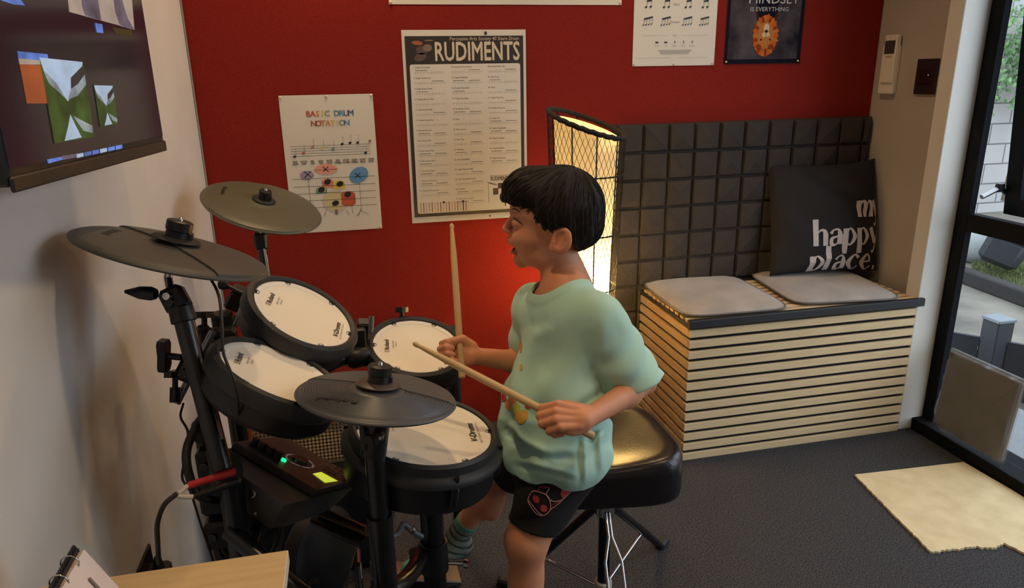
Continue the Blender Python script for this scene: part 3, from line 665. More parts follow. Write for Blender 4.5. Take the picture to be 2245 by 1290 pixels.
# seat pads
def seatpad(name, c, wx, wy, label, rotz, m, tilt=0.0):
    n = 28; vs = []; top = []
    ca, sa = cos(rotz), sin(rotz)
    def se(u, w): # squircle mapping
        m_ = max(abs(u), abs(w)); g_ = (abs(u)**7+abs(w)**7)**(1/7); k_ = m_/g_ if g_ > 1e-9 else 1; return u*k_, w*k_
    q = MB(); idx = {}
    for sgn in (1, -1):
        for j in range(n+1):
            for i in range(n+1):
                u, w = 2*i/n-1, 2*j/n-1; a, b_ = se(u, w); e = (1-abs(u)**6)*(1-abs(w)**6)
                hgt = .015*e**.45 if sgn > 0 else -.010*e**.3
                hgt += (.0025*sin(a*5+c[0]*9)*sin(b_*4+1) if sgn > 0 else 0)*e
                x, y = a*wx/2, b_*wy/2; z = hgt+.011+(tilt*x)
                vs.append((c[0]+x*ca-y*sa, c[1]+x*sa+y*ca, c[2]+z))
    N = (n+1)**2; fs = []
    for j in range(n):
        for i in range(n):
            a = j*(n+1)+i; fs.append((a, a+1, a+n+2, a+n+1)); fs.append((N+a, N+a+n+1, N+a+n+2, N+a+1))
    def ringidx(): return [i for i in range(n)]+[i*(n+1)+n for i in range(n)]+[n*(n+1)+n-i for i in range(n)]+[(n-i)*(n+1) for i in range(n)]
    ri = ringidx()
    for k in range(len(ri)):
        a, b_ = ri[k], ri[(k+1) % len(ri)]; fs.append((a, N+a, N+b_, b_))
    t = root(name, c, label, 'cushion', 'grey seat pads on the bench')
    q.add(vs, fs); q.build('pad', m, t, 60)
    q = MB(); q.tube([V(*vs[k])+V(0, 0, -.0005) for k in ri], .0038, 8, closed=True); q.build('piping', mat('grey_piping', (112, 108, 106), .8), t, 60)
M_pad = mat('grey_velour', (146, 142, 140), .85, rgb2=(168, 163, 160), nscale=9, bump=.2, bscale=60, sheen=.4)
seatpad('seat_cushion', (1.300, 2.345, BZ+.023), .405, .440, 'light grey seat pad nearer the lamp, fully uncovered', radians(-2), M_pad)
seatpad('seat_cushion', (1.765, 2.340, BZ+.023), .420, .420, 'light grey seat pad under the black pillow', radians(-7), M_pad)

# ------------------------------------------------------------------ black lettered pillow
def pillow():
    c0 = V(1.842, 2.435, .565); wx, hz = .462, .447
    ux = nrm(V(1, -.10, 0)); lean = radians(14); uz = nrm(V(0, sin(lean), cos(lean))+V(.02, 0, 0)); un = nrm(np.cross(ux, uz)); uz = nrm(np.cross(un, ux))
    # un points towards -Y (the camera)
    if un[1] > 0: un = -un
    def surf(u, w, sgn=1, off=0.0):   # u, w in 0..1
        a, b_ = 2*u-1, 2*w-1
        e = max(0, (1-a**2)*(1-b_**2)); bul = .075*e**.42
        # pinched edges, corners stick out
        px = a*(1-.055*(1-b_**2)*abs(a)**4)
        pz = b_*(1-.055*(1-a**2)*abs(b_)**4)
        if a > .6 and b_ > .6: pz += .05*(a-.6)*(b_-.6)*5
        fold = .006*sin(7*a+5*b_+1)*e+.010*math.exp(-((b_+.72-.28*a)**2)/.006)*(a < .2)*min(1, e*4)-.010*math.exp(-((b_-.62+.75*(a+.1))**2)/.01)*(abs(a) < .8)*min(1, e*3)
        z = (bul+fold+off)*sgn if sgn > 0 else -bul*.55
        return c0+ux*(px*wx/2)+uz*((pz+1)*hz/2)+un*z
    t = root('lettered_pillow', c0, 'black pillow with the white words my happy place', 'pillow')
    n = 48; q = MB()
    for sgn in (1, -1):
        vs = [surf(i/n, j/n, sgn) for j in range(n+1) for i in range(n+1)]
        fs = [(j*(n+1)+i, j*(n+1)+i+1, (j+1)*(n+1)+i+1, (j+1)*(n+1)+i)[::sgn] for j in range(n) for i in range(n)]
        q.add(vs, fs)
    q.build('cover', mat('black_cotton', (24, 22, 27), .85, noise=.1, nscale=30, bump=.25, bscale=500), t, 70)
    # lettering: strokes with thick and thin parts, laid on the bulging cover
    q = MB()
    def strip(pts, ws, hor=False):
        P = spline(pts, 6) if len(pts) > 2 else [np.array(pts[0])*(1-k/8)+np.array(pts[1])*k/8 for k in range(9)]
        Wd = np.interp(np.linspace(0, 1, len(P)), np.linspace(0, 1, len(ws)), ws); vs = []
        for k, p_ in enumerate(P):
            d_ = P[min(k+1, len(P)-1)]-P[max(k-1, 0)]; d_ = d_/np.linalg.norm(d_); n_ = np.array([-d_[1], d_[0]])
            for s_ in (-1, -.33, .33, 1): vs.append(p_[:2]+n_*Wd[k]/2*s_)
        m = len(P); uvs = [(max(.003, min(.985, v_[0])), max(.004, v_[1])) for v_ in vs]
        w3 = [surf(u, w, 1, .0022) for u, w in uvs]
        keep = [v_[0] < .985 and v_[1] > .004 for v_ in vs]
        fs = []
        for a in range(m-1):
            for b_ in range(3):
                f = (a*4+b_, a*4+b_+1, a*4+b_+5, a*4+b_+4)
                if any(keep[k] for k in f): fs.append(f)
        q.add(w3, fs)
    X = .145/1.0   # x height in w units
    def st(x, y0, y1, w=.045): strip([(x, y0), (x, y1)], [w, w])
    def hump(x0, x1, y, xh, w=.045): st(x1, y, y+xh*.70, w); strip([(x0+.012, y+xh*.70), ((x0+x1)/2, y+xh*.95), (x1-.012, y+xh*.90), (x1, y+xh*.66)], [.008, .016, .032, w])
    def g_m(x, y): st(x, y, y+X); hump(x, x+.062, y, X, .038); hump(x+.062, x+.124, y, X, .038); return .158
    def g_h(x, y): st(x, y, y+X*1.62, .05); hump(x, x+.09, y, X); return .135
    def g_p(x, y): st(x, y-X*.55, y+X, .05); strip([(x+.01, y+X*.75), (x+.045, y+X), (x+.088, y+X*.5), (x+.045, y), (x+.01, y+X*.2)], [.01, .014, .045, .014, .01]); return .140
    def g_a(x, y): strip([(x, y+X*.72), (x+.02, y+X*.93), (x+.06, y+X*.95), (x+.078, y+X*.6), (x+.078, y+.01)], [.03, .014, .02, .045, .045]); strip([(x+.07, y+X*.58), (x+.012, y+X*.42), (x+.012, y+X*.08), (x+.045, y+.006), (x+.075, y+X*.25)], [.01, .03, .036, .014, .01]); return .128
    def g_l(x, y): st(x, y, y+X*1.62, .05); return .072
    def g_c(x, y): strip([(x+.09, y+X*.78), (x+.05, y+X), (x, y+X*.5), (x+.05, y), (x+.095, y+X*.25)], [.03, .014, .046, .014, .01]); return .128
    def g_e(x, y): strip([(x+.005, y+X*.5), (x+.08, y+X*.58), (x+.05, y+X), (x, y+X*.5), (x+.05, y), (x+.095, y+X*.25)], [.01, .02, .014, .046, .014, .01]); return .128
    def g_y(x, y): strip([(x-.01, y+X), (x+.045, y+X*.05)], [.045, .045]); strip([(x+.095, y+X), (x+.03, y-X*.35), (x, y-X*.5)], [.012, .014, .03]); return .13
    def word(s_, x, y):
        G = dict(m=g_m, h=g_h, a=g_a, p=g_p, l=g_l, c=g_c, e=g_e, y=g_y)
        for ch in s_: x += G[ch](x, y)
        return x
    word('my', .765, .492); word('happy', .350, .250); x = word('place', .330, .012); strip([(min(x, .95), .03), (min(x, .95)+.02, .03)], [.04, .04])
    q.build('lettering', mat('white_print', (206, 196, 194), .8), t)
pillow()

# ------------------------------------------------------------------ basket floor lamp in the corner
LC = V(.762, 2.250, 0)
t = root('basket_floor_lamp', LC, 'tall black net basket lamp with glowing white inner shade', 'lamp')
def lr(z): return .094+.034*min(1.1, max(0, (z-.3)/.95))
def ltop(a, r): return 1.201-.30*r*cos(a)+.20*r*sin(a)      # slanted mouth
q = MB(); R0 = [V(LC[0]+lr(1.2)*cos(a), LC[1]+lr(1.2)*sin(a), ltop(a, lr(1.2))) for a in np.linspace(0, 2*pi, 72, endpoint=False)]
R0 = [p_+V(0, 0, .0015*sin(k*2.2)) for k, p_ in enumerate(R0)]
q.tube(R0, .0082, 8, closed=True); q.build('rim', mat('black_cord', (34, 30, 27), .9, bump=.5, bscale=300), t, 60)
M_cord = mat('black_cord', (34, 30, 27), .9)
for zz in (1.04, .847, .655, .45, .23, .02):
    q = MB()
    for s_ in (0, 1): q.tube([V(LC[0]+lr(zz)*cos(a), LC[1]+lr(zz)*sin(a), zz+.002*sin(a*24+s_*pi)) for a in np.linspace(0, 2*pi, 72, endpoint=False)], .0020, 5, closed=True)
    q.build('hoop', M_cord, t, 60)
for k in range(10):
    q = MB(); a = k/10*2*pi+.25; q.tube([V(LC[0]+lr(z)*cos(a), LC[1]+lr(z)*sin(a), z) for z in np.linspace(.02, ltop(a, .13), 12)], .0024, 5); q.build('upright_cord', M_cord, t, 60)
q = MB(); NS = 44
for k in range(NS):
    for s_ in (1, -1):
        pts = []
        for z in np.linspace(.02, 1.24, 50):
            a = k/NS*2*pi+s_*z*3.1; r_ = lr(z)
            if z > ltop(a, r_): break
            pts.append(V(LC[0]+r_*cos(a), LC[1]+r_*sin(a), z))
        q.tube(pts, .00085, 3, caps=False)
q.build('netting', M_cord, t, 80)
m = bpy.data.materials.new('lamp_shade_fabric'); m.use_nodes = True; nt = m.node_tree; nt.nodes.clear()
o_ = nt.nodes.new('ShaderNodeOutputMaterial'); mx = nt.nodes.new('ShaderNodeMixShader'); df = nt.nodes.new('ShaderNodeBsdfDiffuse'); tr = nt.nodes.new('ShaderNodeBsdfTranslucent')
df.inputs[0].default_value = (.82, .76, .62, 1); tr.inputs[0].default_value = (.85, .76, .55, 1); mx.inputs[0].default_value = .55
nt.links.new(df.outputs[0], mx.inputs[1]); nt.links.new(tr.outputs[0], mx.inputs[2]); nt.links.new(mx.outputs[0], o_.inputs[0])
q = MB(); ns = 64; vs = []
zsn = 16
for j in range(zsn+1):
    for k in range(ns):
        a = k/ns*2*pi; zt = ltop(a, .1)-.012; z = .35+(zt-.35)*j/zsn; r_ = lr(z)-.020; vs.append((LC[0]+r_*cos(a), LC[1]+r_*sin(a), z))
fs = [(j*ns+k, j*ns+(k+1) % ns, (j+1)*ns+(k+1) % ns, (j+1)*ns+k) for j in range(zsn) for k in range(ns)]
vs.append((LC[0], LC[1], np.mean([v_[2] for v_ in vs[zsn*ns:zsn*ns+ns]]))); fs += [(zsn*ns+k, zsn*ns+(k+1) % ns, len(vs)-1) for k in range(ns)]
q.add(vs, fs); q.build('inner_shade', m, t, 80)
q = MB(); q.lathe([(.0001, -.045), (.02, -.040), (.036, -.02), (.04, 0), (.036, .02), (.02, .034), (.015, .05), (.013, .06), (.0001, .06)], LC+V(0, 0, .64), seg=20)
q.build('bulb', mat('lit_bulb', (255, 240, 200), emit=(255, 216, 150), estr=380), t, 60)
q = MB(); q.lathe([(.0001, .012), (.06, .012), (.09, .008), (.092, 0), (.0001, 0)], LC, seg=32); q.tube([LC+V(0, 0, .01), LC+V(0, 0, .56)], .008, 8); q.build('base', M_bp, t, 40)

# ------------------------------------------------------------------ cream carpet offcut
rs = np.random.RandomState(4)
cor = [(1.628, 1.866), (1.85, 1.853), (2.055, 1.842), (2.065, 1.66), (2.065, 1.20), (1.90, 1.21), (1.835, 1.31), (1.803, 1.432), (1.76, 1.420), (1.70, 1.440), (1.62, 1.446), (1.563, 1.452), (1.595, 1.66)]
pts = []
fr = {5, 6, 7, 8, 9, 10, 11, 12}
for i in range(len(cor)):
    a, b_ = np.array(cor[i]), np.array(cor[(i+1) % len(cor)]); n = max(2, int(np.linalg.norm(b_-a)/.006)) if i in fr else 3
    nn_ = nrm(np.array([-(b_-a)[1], (b_-a)[0]]))
    for k in range(n): pts.append(a+(b_-a)*k/n+(nn_*rs.randn()*(.0028 if i in (7, 8, 9, 10) else .0012) if i in fr and k else 0))
q = MB(); q.poly([tuple(p_) for p_ in pts], (0, 0, .001), None, .007)
ca_ = mat('cream_carpet_offcut', (206, 188, 148), .95, rgb2=(222, 206, 166), nscale=14, bump=.5, bscale=240)
tag(q.build('carpet_offcut', [ca_]), 'cream carpet offcut with frayed edge lying by the glass door', 'rug')

# ------------------------------------------------------------------ wrapped package behind the glass
pk = V(2.235, 1.93, -.1)
b = MB(); b.box((2.42, 1.0, -.075), (.46, 2.6, .15-.02), bev=.004); tag(b.build('ground_step', mat('concrete_step', (120, 124, 128), .9, noise=.06)), kind='structure')
t = root('wrapped_parcel', (2.10, 1.875, .05), 'brown parcel sealed in crinkled clear plastic leaning on the glass door', 'parcel')
lean = radians(5); R = np.stack([V(0, -1, 0), V(sin(lean), 0, cos(lean)), V(-cos(lean), 0, sin(lean))], 1)
cpk = V(2.098, 1.875, .212)
q = MB(); q.box(cpk, (.295, .290, .022), R, .006); q.poly([(-.147, .145), (-.10, .04), (.06, .025), (.147, .145)], cpk+R[:, 2]*.0112, R, .002); q.box(cpk+R[:, 2]*.0115+R[:, 0]*.0, (.012, .285, .001), R); q.box(cpk+R[:, 2]*.0115-R[:, 1]*.05, (.285, .010, .001), R); q.build('brown_box', mat('kraft_brown', (92, 78, 64), .7, noise=.15, nscale=8), t, 30)
n = 26; vs = []
for j in range(n+1):
    for i in range(n+1):
        u, w = 2*i/n-1, 2*j/n-1; e = (1-u**8)*(1-w**8)
        vs.append(cpk+R@V(u*.156, w*.158, -.003+.024*e**.3+(.003*sin(9*u+7*w)+.0022*rs.randn())*min(1, e*3)))
q = MB(); q.add(vs, [(j*(n+1)+i, j*(n+1)+i+1, (j+1)*(n+1)+i+1, (j+1)*(n+1)+i) for j in range(n) for i in range(n)])
q.tube([cpk+R@V(-.150, .150, .0), cpk+R@V(.150, .150, .0)], .009, 8)
q.build('plastic_wrap', mat('clear_wrap', (150, 156, 158), .15, alpha=.28, spec=.8), t, 50)

# ------------------------------------------------------------------ drum pads and cymbals
M_head = mat('white_mesh_head', (240, 230, 212), .55, bump=.08, bscale=900)
M_headr = mat('white_head_ring', (236, 230, 220), .45)
M_cym = mat('grey_rubber_cymbal', (66, 64, 60), .52, noise=.04, nscale=30)
M_logo = mat('black_logo_ink', (44, 40, 42), .6); M_logog = mat('grey_logo_ink', (120, 112, 108), .6)

def pad(name, c, n, rw, ro, depth, label, big=False):
    c = V(*c); R = frame_z(n, (0, 1, 0))       # local x = +Y (drummer's right), y = towards the wall
    R = np.stack([R[:, 0], np.cross(R[:, 2], R[:, 0]), R[:, 2]], 1)
    t = root(name, c, label, 'drum pad')
    q = MB()
    if big:
        q.lathe([(rw+.002, -.001), (rw+.003, .006), (rw+.009, .009), (rw+.015, .004), (rw+.016, -.012), (rw+.024, -.016), (rw+.028, -.022), (rw+.028, -.030), (rw+.018, -.036)], c, R, 64)
        q.build('hoop', M_rub, t, 35)
        q = MB(); q.lathe([(rw+.017, -.030), (rw+.018, -depth), (rw+.008, -depth-.006), (.0001, -depth-.006)], c, R, 64); q.build('shell', M_bp, t, 35)
        for k in range(6):
            q = MB()
            a = k/6*2*pi+.3; d = R@V(cos(a), sin(a), 0); p_ = c+d*(rw+.0225)
            q.tube([p_-R[:, 2]*.010, p_-R[:, 2]*.020], .0042, 8); q.box(p_-R[:, 2]*.050+d*-.002, (.014, .014, .045), R, .003)
            q.build('tension_lug', M_bp, t, 40)
    else:
        q.lathe([(rw+.001, -.001), (rw+.002, .006), (rw+.008, .0095), (ro-.004, .006), (ro, -.002), (ro, -.020), (ro-.006, -.028)], c, R, 64); q.build('rim', M_rub, t, 35)
        q = MB(); q.lathe([(ro-.005, -.024), (ro-.007, -depth+.01), (ro-.016, -depth), (.0001, -depth)], c, R, 64); q.build('shell', M_bp, t, 35)
    q = MB(); q.lathe([(rw-.010, .0005), (rw-.012, -.0008), (rw*.5, -.0006), (.0001, -.0006)], c, R, 64); q.build('drum_head', M_head, t, 60)
    q = MB(); q.lathe([(rw+.0015, -.001), (rw+.0012, .0026), (rw-.006, .0030), (rw-.010, .0005)], c, R, 64); q.build('head_ring', M_headr, t, 50)
    q = MB()
    for k in range(6):
        a = k/6*2*pi+.52; d = R@V(cos(a), sin(a), 0); q.ell((rw-.004)*cos(a), (rw-.004)*sin(a), .006, .0036, c, R, .0034, n=16, rot=a+pi/2, r_in=.7)
        q.box(c+d*(rw-.001)+R[:, 2]*.003, (.004, .013, .003), np.stack([d, np.cross(R[:, 2], d), R[:, 2]], 1), .001)
    q.build('tension_mark', M_bpm, t)
    q = MB(); s_ = rw/.1
    q.text('Roland', .006, .064*s_, .0145*s_, c, R, .0004, 0, bold=.006, wid=.95)
    for k in range(4): q.rect(-.0225*s_, (.0645+.0028*k)*s_, -.0165*s_, (.0658+.0028*k)*s_, c, R, .0004, 0)
    q.text('MESH HEAD', .008, .052*s_, .0055*s_, c, R, .0004, 1); q.text('10 INCH' if big else '8 INCH', .008, .0455*s_, .0055*s_, c, R, .0004, 1)
    q.text('V-Drums', 0, -.078*s_, .0150*s_, c, R, .0004, 0, bold=.006, shear=.1); q.text('ELECTRONIC PERCUSSION', 0, -.085*s_, .0050*s_, c, R, .0004, 1)
    q.build('lettering', [M_logo, M_logog], t)
    return t, c, R

TOM1 = ((-.113, 1.42, .904), (.512, -.219, .83)); TOM2 = ((-.148, 1.217, .863), (.496, .013, .868)); TOM3 = ((.1225, 1.593, .744), (.117, -.292, .949)); SNR = ((.100, 1.227, .713), (.162, -.042, .986))
pad('tom_pad', TOM1[0], TOM1[1], .101, .121, .062, 'white-headed black tom pad highest of the three, below the back cymbal')
pad('tom_pad', TOM2[0], TOM2[1], .105, .125, .062, 'white-headed black tom pad nearest the left wall, crossed by a hanging cable')
pad('tom_pad', TOM3[0], TOM3[1], .101, .121, .062, 'white-headed black tom pad under the tip of the drumstick')
pad('snare_pad', SNR[0], SNR[1], .126, .153, .085, 'large white-headed black snare pad in front of the boy', True)

def cymbal(name, c, n, r, label, chord=None, ridges=False, knob=.022, m=M_cym, thick=.0035, logo=None, dome=.018, tall=.03):
    c = V(*c); R = frame_z(n, (1, 0, 0)); t = root(name, c, label, 'cymbal')
    def zt(x): return dome*(1-(x/r)**2)*.55-(.0 if x < r*.9 else .004*((x-r*.9)/(r*.1))**2)+(.006*max(0, 1-(x/.045)**2))
    prof = [(.0001, zt(0)+.0)]; N = 56
    for k in range(1, N+1):
        x = r*k/N; z = zt(x)
        if ridges and .35*r < x < .97*r: z += .0009*(1 if k % 2 else -1)
        prof.append((x, z))
    prof += [(r+.0012, zt(r)-.002), (r-.001, zt(r)-.005)]+[(r*k/8, zt(r*k/8)-.006) for k in range(7, 0, -1)]+[(.0001, zt(0)-.006)]
    q = MB(); q.lathe(prof[::-1], c, R, 96); q.build('cymbal_plate', m, t, 60)
    if chord and len(chord) == 4:
        lp = []
        for (x_, y_) in ((chord[0], chord[1]), (chord[2], chord[3])):
            d_ = ray(x_, y_); lp.append((R.T@(CAM+d_*(((c-CAM)@R[:, 2])/(d_@R[:, 2]))-c))[:2])
        n_ = nrm(np.array([-(lp[1]-lp[0])[1], (lp[1]-lp[0])[0]])); off_ = lp[0]@n_
        if off_ > 0: n_, off_ = -n_, -off_
        chord = (math.atan2(n_[1], n_[0]), off_)
    if chord:
        ang, off = chord; d = V(cos(ang), sin(ang)); e_ = V(-sin(ang), cos(ang)); rr = r*.985
        hc = math.acos(max(-1, min(1, off/rr))); bd = [ang-hc+2*hc*k/60 for k in range(61)]
        P = [V(rr*cos(a), rr*sin(a)) for a in bd]; A, B_ = P[-1], P[0]
        P += [A+(B_-A)*k/24 for k in range(1, 24)]
        cen = np.mean(P, 0); vs = []; rings = 12; mP = len(P)
        for j in range(rings+1):
            s_ = 1-j/rings
            for p_ in P:
                x, y = cen+(p_-cen)*s_; vs.append((x, y, zt(sqrt(x*x+y*y))+(thick if j > 0 else .0)+(.0)))
            if j == 0:
                for p_ in P: x, y = cen+(p_-cen)*.992; vs.append((x, y, zt(sqrt(x*x+y*y))+thick))
        fs = []
        for j in range(rings+1):
            for k in range(mP): k2 = (k+1) % mP; fs.append((j*mP+k, j*mP+k2, (j+1)*mP+k2, (j+1)*mP+k))
        q = MB(); q.add(np.array(vs)@R.T+c, fs); q.build('strike_zone', m, t, 30)
    z0_ = zt(0); lift = thick if chord else 0
    q = MB(); q.lathe([(.0001, z0_+tall), (knob*.85, z0_+tall), (knob, z0_+tall-.002), (knob, z0_+tall*.55), (knob*.9, z0_+tall*.5), (knob*.95, z0_+lift)], c, R, 28); q.box(c+R@V(knob*.7, 0, z0_+lift+.008), (knob*.9, knob*.7, .016), R, .002); q.build('stopper', M_bp, t, 35)
    q = MB(); q.lathe([(.0001, z0_+tall+.006), (.0035, z0_+tall+.0045), (.0045, z0_+tall)], c, R, 14); q.build('rod_tip', M_metal, t, 60)
    q = MB(); q.lathe([(knob*1.9, z0_+lift+.0), (knob*1.7, z0_+lift+.0025), (knob, z0_+lift+.004)], c, R, 36); q.build('felt_washer', M_bpm if not ridges else mat('brown_bell_ring', (74, 62, 58), .4), t, 50)
    q = MB(); q.lathe([(r*.42, zt(r*.4)-.006), (r*.34, -.016), (r*.2, -.022), (.0001, -.022)], c, R, 32); q.box(c+R@V(r*.18, 0, -.012), (r*.5, r*.32, .020), R, .006); q.build('sensor_housing', M_bp, t, 40)
    if logo:
        lx, ly, ang, s_ = logo; ca, sa = cos(ang), sin(ang); R2 = R@np.array([[ca, -sa, 0], [sa, ca, 0], [0, 0, 1]])
        q = MB(); zz = zt(sqrt(lx*lx+ly*ly))+.0012+(.0)
        gx_ = V(lx*ca+ly*sa, -lx*sa+ly*ca)
        q.text('Roland', gx_[0], gx_[1], s_, c, R2, zz, 0, bold=.006, wid=1.15); q.build('lettering', mat('dark_cymbal_ink', (30, 28, 30), .5), t)
    return t, c, R

CR = ((-.300, 1.278, 1.083), (.315, .083, .945)); RD = ((-.246, 2.123, 1.014), (.295, -.219, .93)); HH = ((.016, 1.103, .857), (.167, .101, .981))
cymbal('crash_cymbal', *CR, .155, 'dark grey rubber cymbal pad nearest the left wall, tilted high', chord=(302, 517, 470, 600), knob=.021, tall=.036, logo=(-.105, .0, radians(-90), .020))
cymbal('ride_cymbal', *RD, .165, 'olive grey rubber cymbal pad farthest back, before the notation poster', chord=(radians(-28), -.075), knob=.017, tall=.030, thick=.002, m=mat('olive_rubber_cymbal', (84, 82, 66), .45, noise=.04, nscale=30), logo=(-.115, .03, radians(-90), .018))
cymbal('hi_hat_cymbal', *HH, .131, 'dark ridged cymbal pad nearest the camera, overlapping the snare', chord=(radians(68), .012), ridges=True, knob=.0195, tall=.034, thick=.0015, m=mat('slate_rubber_cymbal', (72, 72, 76), .42, noise=.03, nscale=30), logo=(-.062, -.052, radians(163), .021))

# ------------------------------------------------------------------ rack and stands
rk = root('drum_rack', (-.05, 1.4, 0), 'black tubular drum rack holding pads and cymbals beside left wall', 'drum rack')
def part_tube(nm, pts, r, m=M_bmet, seg=16, par=None):
    q = MB(); q.tube(pts, r, seg); return q.build(nm, m, par if par else rk, 50)
A = V(-.335, 1.43, 0)      # rear post by the wall
p486 = at(486, 690, 1.5)
P1 = V(p486[0], p486[1], 0)
def post(x, y, zt_, r=.019, nm='post', zb=.012):
    o_ = part_tube(nm, [V(x, y, zb), V(x, y, zt_)], r); q = MB(); q.lathe([(r+.003, .0), (r+.003, -.028), (r, -.03)][::-1]+[(r+.003, 0), (r+.001, .004), (.0001, .005)], V(x, y, zt_), seg=20); q.build('post_cap', M_bpm, o_, 40)
    q = MB(); q.lathe([(r+.008, 0), (r+.010, .01), (r+.004, .035), (r, .036)], V(x, y, 0), seg=20); q.build('rubber_foot', M_rub, o_, 40); return o_
post(P1[0], P1[1], p486[2])
BP = at(470, 960, 1.2); BT = at(400, 690, 1.2); BC = at(376, 645, 1.2)
post(BP[0]+.012, BP[1]+.01, BP[2]-.05, .021)
part_tube('cymbal_boom', [BT, BP, BP+(BP-BT)*.25], .0165)
part_tube('boom_edge_strip', [BT+V(.012, -.008, 0), BP+V(.013, -.009, 0)], .004, M_metal, 6)
CRc = V(*CR[0]); CRn = nrm(CR[1])
part_tube('cymbal_rod', [CRc-CRn*.018, CRc-CRn*.05, BC], .007, M_metal, 12)
def clampblock(c, size, Rr=None, nm='clamp'):
    q = MB(); q.box(c, size, Rr, .007); q.lathe([(.0001, .5*size[0]+.004), (.008, .5*size[0]+.004), (.009, .5*size[0]), (.009, 0)], c, frame_z(V(-.3, -.95, .1)), 14); return q.build(nm, M_bp, rk, 35)
def wing(c, d, s_=1.0, par=None, nm='wing_knob'):
    d = nrm(d); R = frame_z(d, (0, 0, 1)); q = MB(); q.tube([c, c+d*.022*s_], .005*s_, 10)
    prof_ = [(-.024, -.008), (-.018, -.011), (.0, -.009), (.018, -.011), (.024, -.008), (.024, .006), (.016, .011), (0, .009), (-.016, .011), (-.024, .006)]
    q.poly([(x*s_, y*s_) for x, y in prof_], c+d*.020*s_-0, R, .011*s_); return q.build(nm, M_bp, par if par else rk, 30)
cb = clampblock(BC+V(.004, .004, -.012), (.040, .036, .045), frame_z(nrm(BT-BC), (1, 0, 0)))
q = MB(); cc = BC-ER*.026; q.lathe([(.009, 0), (.012, .008), (.011, .028), (.003, .052), (.0001, .054)], cc, frame_z(-ER+EU*.08), 14); q.build('clamp_wing', M_bp, rk, 40)
q = MB(); q.lathe([(.0001, .022), (.006, .021), (.0068, .018), (.0068, 0)], BC+V(0, 0, -.004), frame_z(-EF, (1, 0, 0)), 16); q.build('clamp_bolt', M_metal, rk, 40)
q = MB(); q.lathe([(.020, -.012), (.021, .012), (.017, .014)], BT, frame_z(BP-BT), 18); q.build('boom_collar', M_bp, rk, 40)
# L-rod and knobs between boom and tom
r0, r1 = at(467, 727, 1.34), at(387, 885, 1.32)
part_tube('tom_rod', [r0, r1], .0068, M_steel, 12)
clampblock(at(421, 810, 1.31), (.045, .04, .05), frame_z(r1-r0, (1, 0, 0)))
wing(at(398, 784, 1.29), -ER*.9+EU*.1, 1.25); wing(at(384, 850, 1.30), EU, 1.0); part_tube('clamp_stem', [at(384, 850, 1.30), at(383, 882, 1.30)], .009, M_bp, 10)
wing(at(448, 722, 1.45), EU, 1.15); q = MB(); q.lathe([(.014, -.03), (.016, -.01), (.016, .01), (.010, .02)], at(447, 735, 1.45), seg=16); q.build('clamp_collar', M_bp, rk, 40)
clampblock(at(480, 745, 1.46), (.07, .045, .045))
# tom one mount
tm = at(522, 655, 1.50)
q = MB(); q.box(tm, (.045, .04, .045), frame_z(TOM1[1], (0, 1, 0)), .005); q.build('pad_mount', M_bp, rk, 30)
part_tube('tom_rod', [at(545, 640, 1.5), at(506, 730, 1.5)], .0065, M_steel, 12)
q = MB(); q.tube([at(540, 648, 1.47), at(496, 626, 1.47)], .0045, 8); q.lathe([(.0001, .012), (.010, .008), (.012, 0), (.010, -.008), (.0001, -.012)], at(490, 624, 1.47), frame_z(ER), 12); q.build('mount_bolt', M_bp, rk, 40)
# cross bars
XB0 = at(500, 800, 1.52); XB1 = at(785, 778, 1.66); X3 = V(.235, 1.80, .66)
part_tube('cross_bar', spline([XB0, at(640, 838, 1.55), at(700, 812, 1.60), XB1, X3], 6), .0165)
post(X3[0], X3[1], .705, .019)
part_tube('cross_bar', spline([V(BP[0], BP[1], .60), V(-.10, 1.05, .50), V(.03, 1.11, .47), V(.117, 1.385, .37)], 6), .0165)
q = MB(); q.lathe([(.0001, .03), (.018, .028), (.026, .015), (.026, -.015), (.018, -.028), (.0001, -.03)], at(785, 782, 1.64), frame_z(V(1, .3, 0)), 20); q.build('clamp_joint', M_bp, rk, 40)
q = MB(); q.box(at(796, 725, 1.66), (.030, .030, .055), frame_z(TOM3[1], (0, 1, 0)), .004); q.box(at(790, 745, 1.64), (.028, .028, .06), None, .004); q.build('pad_mount', M_bp, rk, 30)
part_tube('tom_rod', [at(815, 693, 1.70), at(812, 740, 1.70)], .0065, M_steel, 12)
part_tube('tom_rod', [at(790, 760, 1.66), at(786, 800, 1.64)], .008, M_bmet, 12)
wing(at(881, 705, 1.79), EU, 1.15)
# tom three rear leg bracket and snare arm
part_tube('snare_arm', [V(.117, 1.385, .40), V(.11, 1.30, .55), V(.105, 1.235, .61)], .010)
post(-.305, 1.31, .74, .019); post(-.262, 1.25, .60, .017)
part_tube('module_arm', [at(455, 1000, 1.36), at(560, 1075, 1.42)], .013)
part_tube('pedal_bar', [at(700, 1122, 1.46), at(806, 1166, 1.38)], .010, mat('bronzed_bar', (120, 96, 70), .3, metal=1.0))
part_tube('pedal_bar', [at(690, 1140, 1.47), at(800, 1192, 1.38)], .012)
clampblock(at(462, 1012, 1.34), (.045, .045, .06)); clampblock(at(468, 1085, 1.36), (.045, .045, .07)); clampblock(at(480, 1165, 1.38), (.045, .045, .06))
q = MB(); q.box(at(862, 1128, 1.36), (.012, .004, .022), frame_z(-EF+ER*.5, (0, 0, 1)), .001); q.build('white_tag', mat('dim_white_tag', (120, 116, 112), .6), rk, 30)
q = MB(); q.tube(spline([at(838, 1180, 1.34), at(870, 1172, 1.37), at(884, 1150, 1.40), at(905, 1166, 1.41), at(926, 1178, 1.42)], 5), .006, 8); q.build('curved_bracket', mat('grey_bracket', (96, 96, 98), .45), rk, 60)
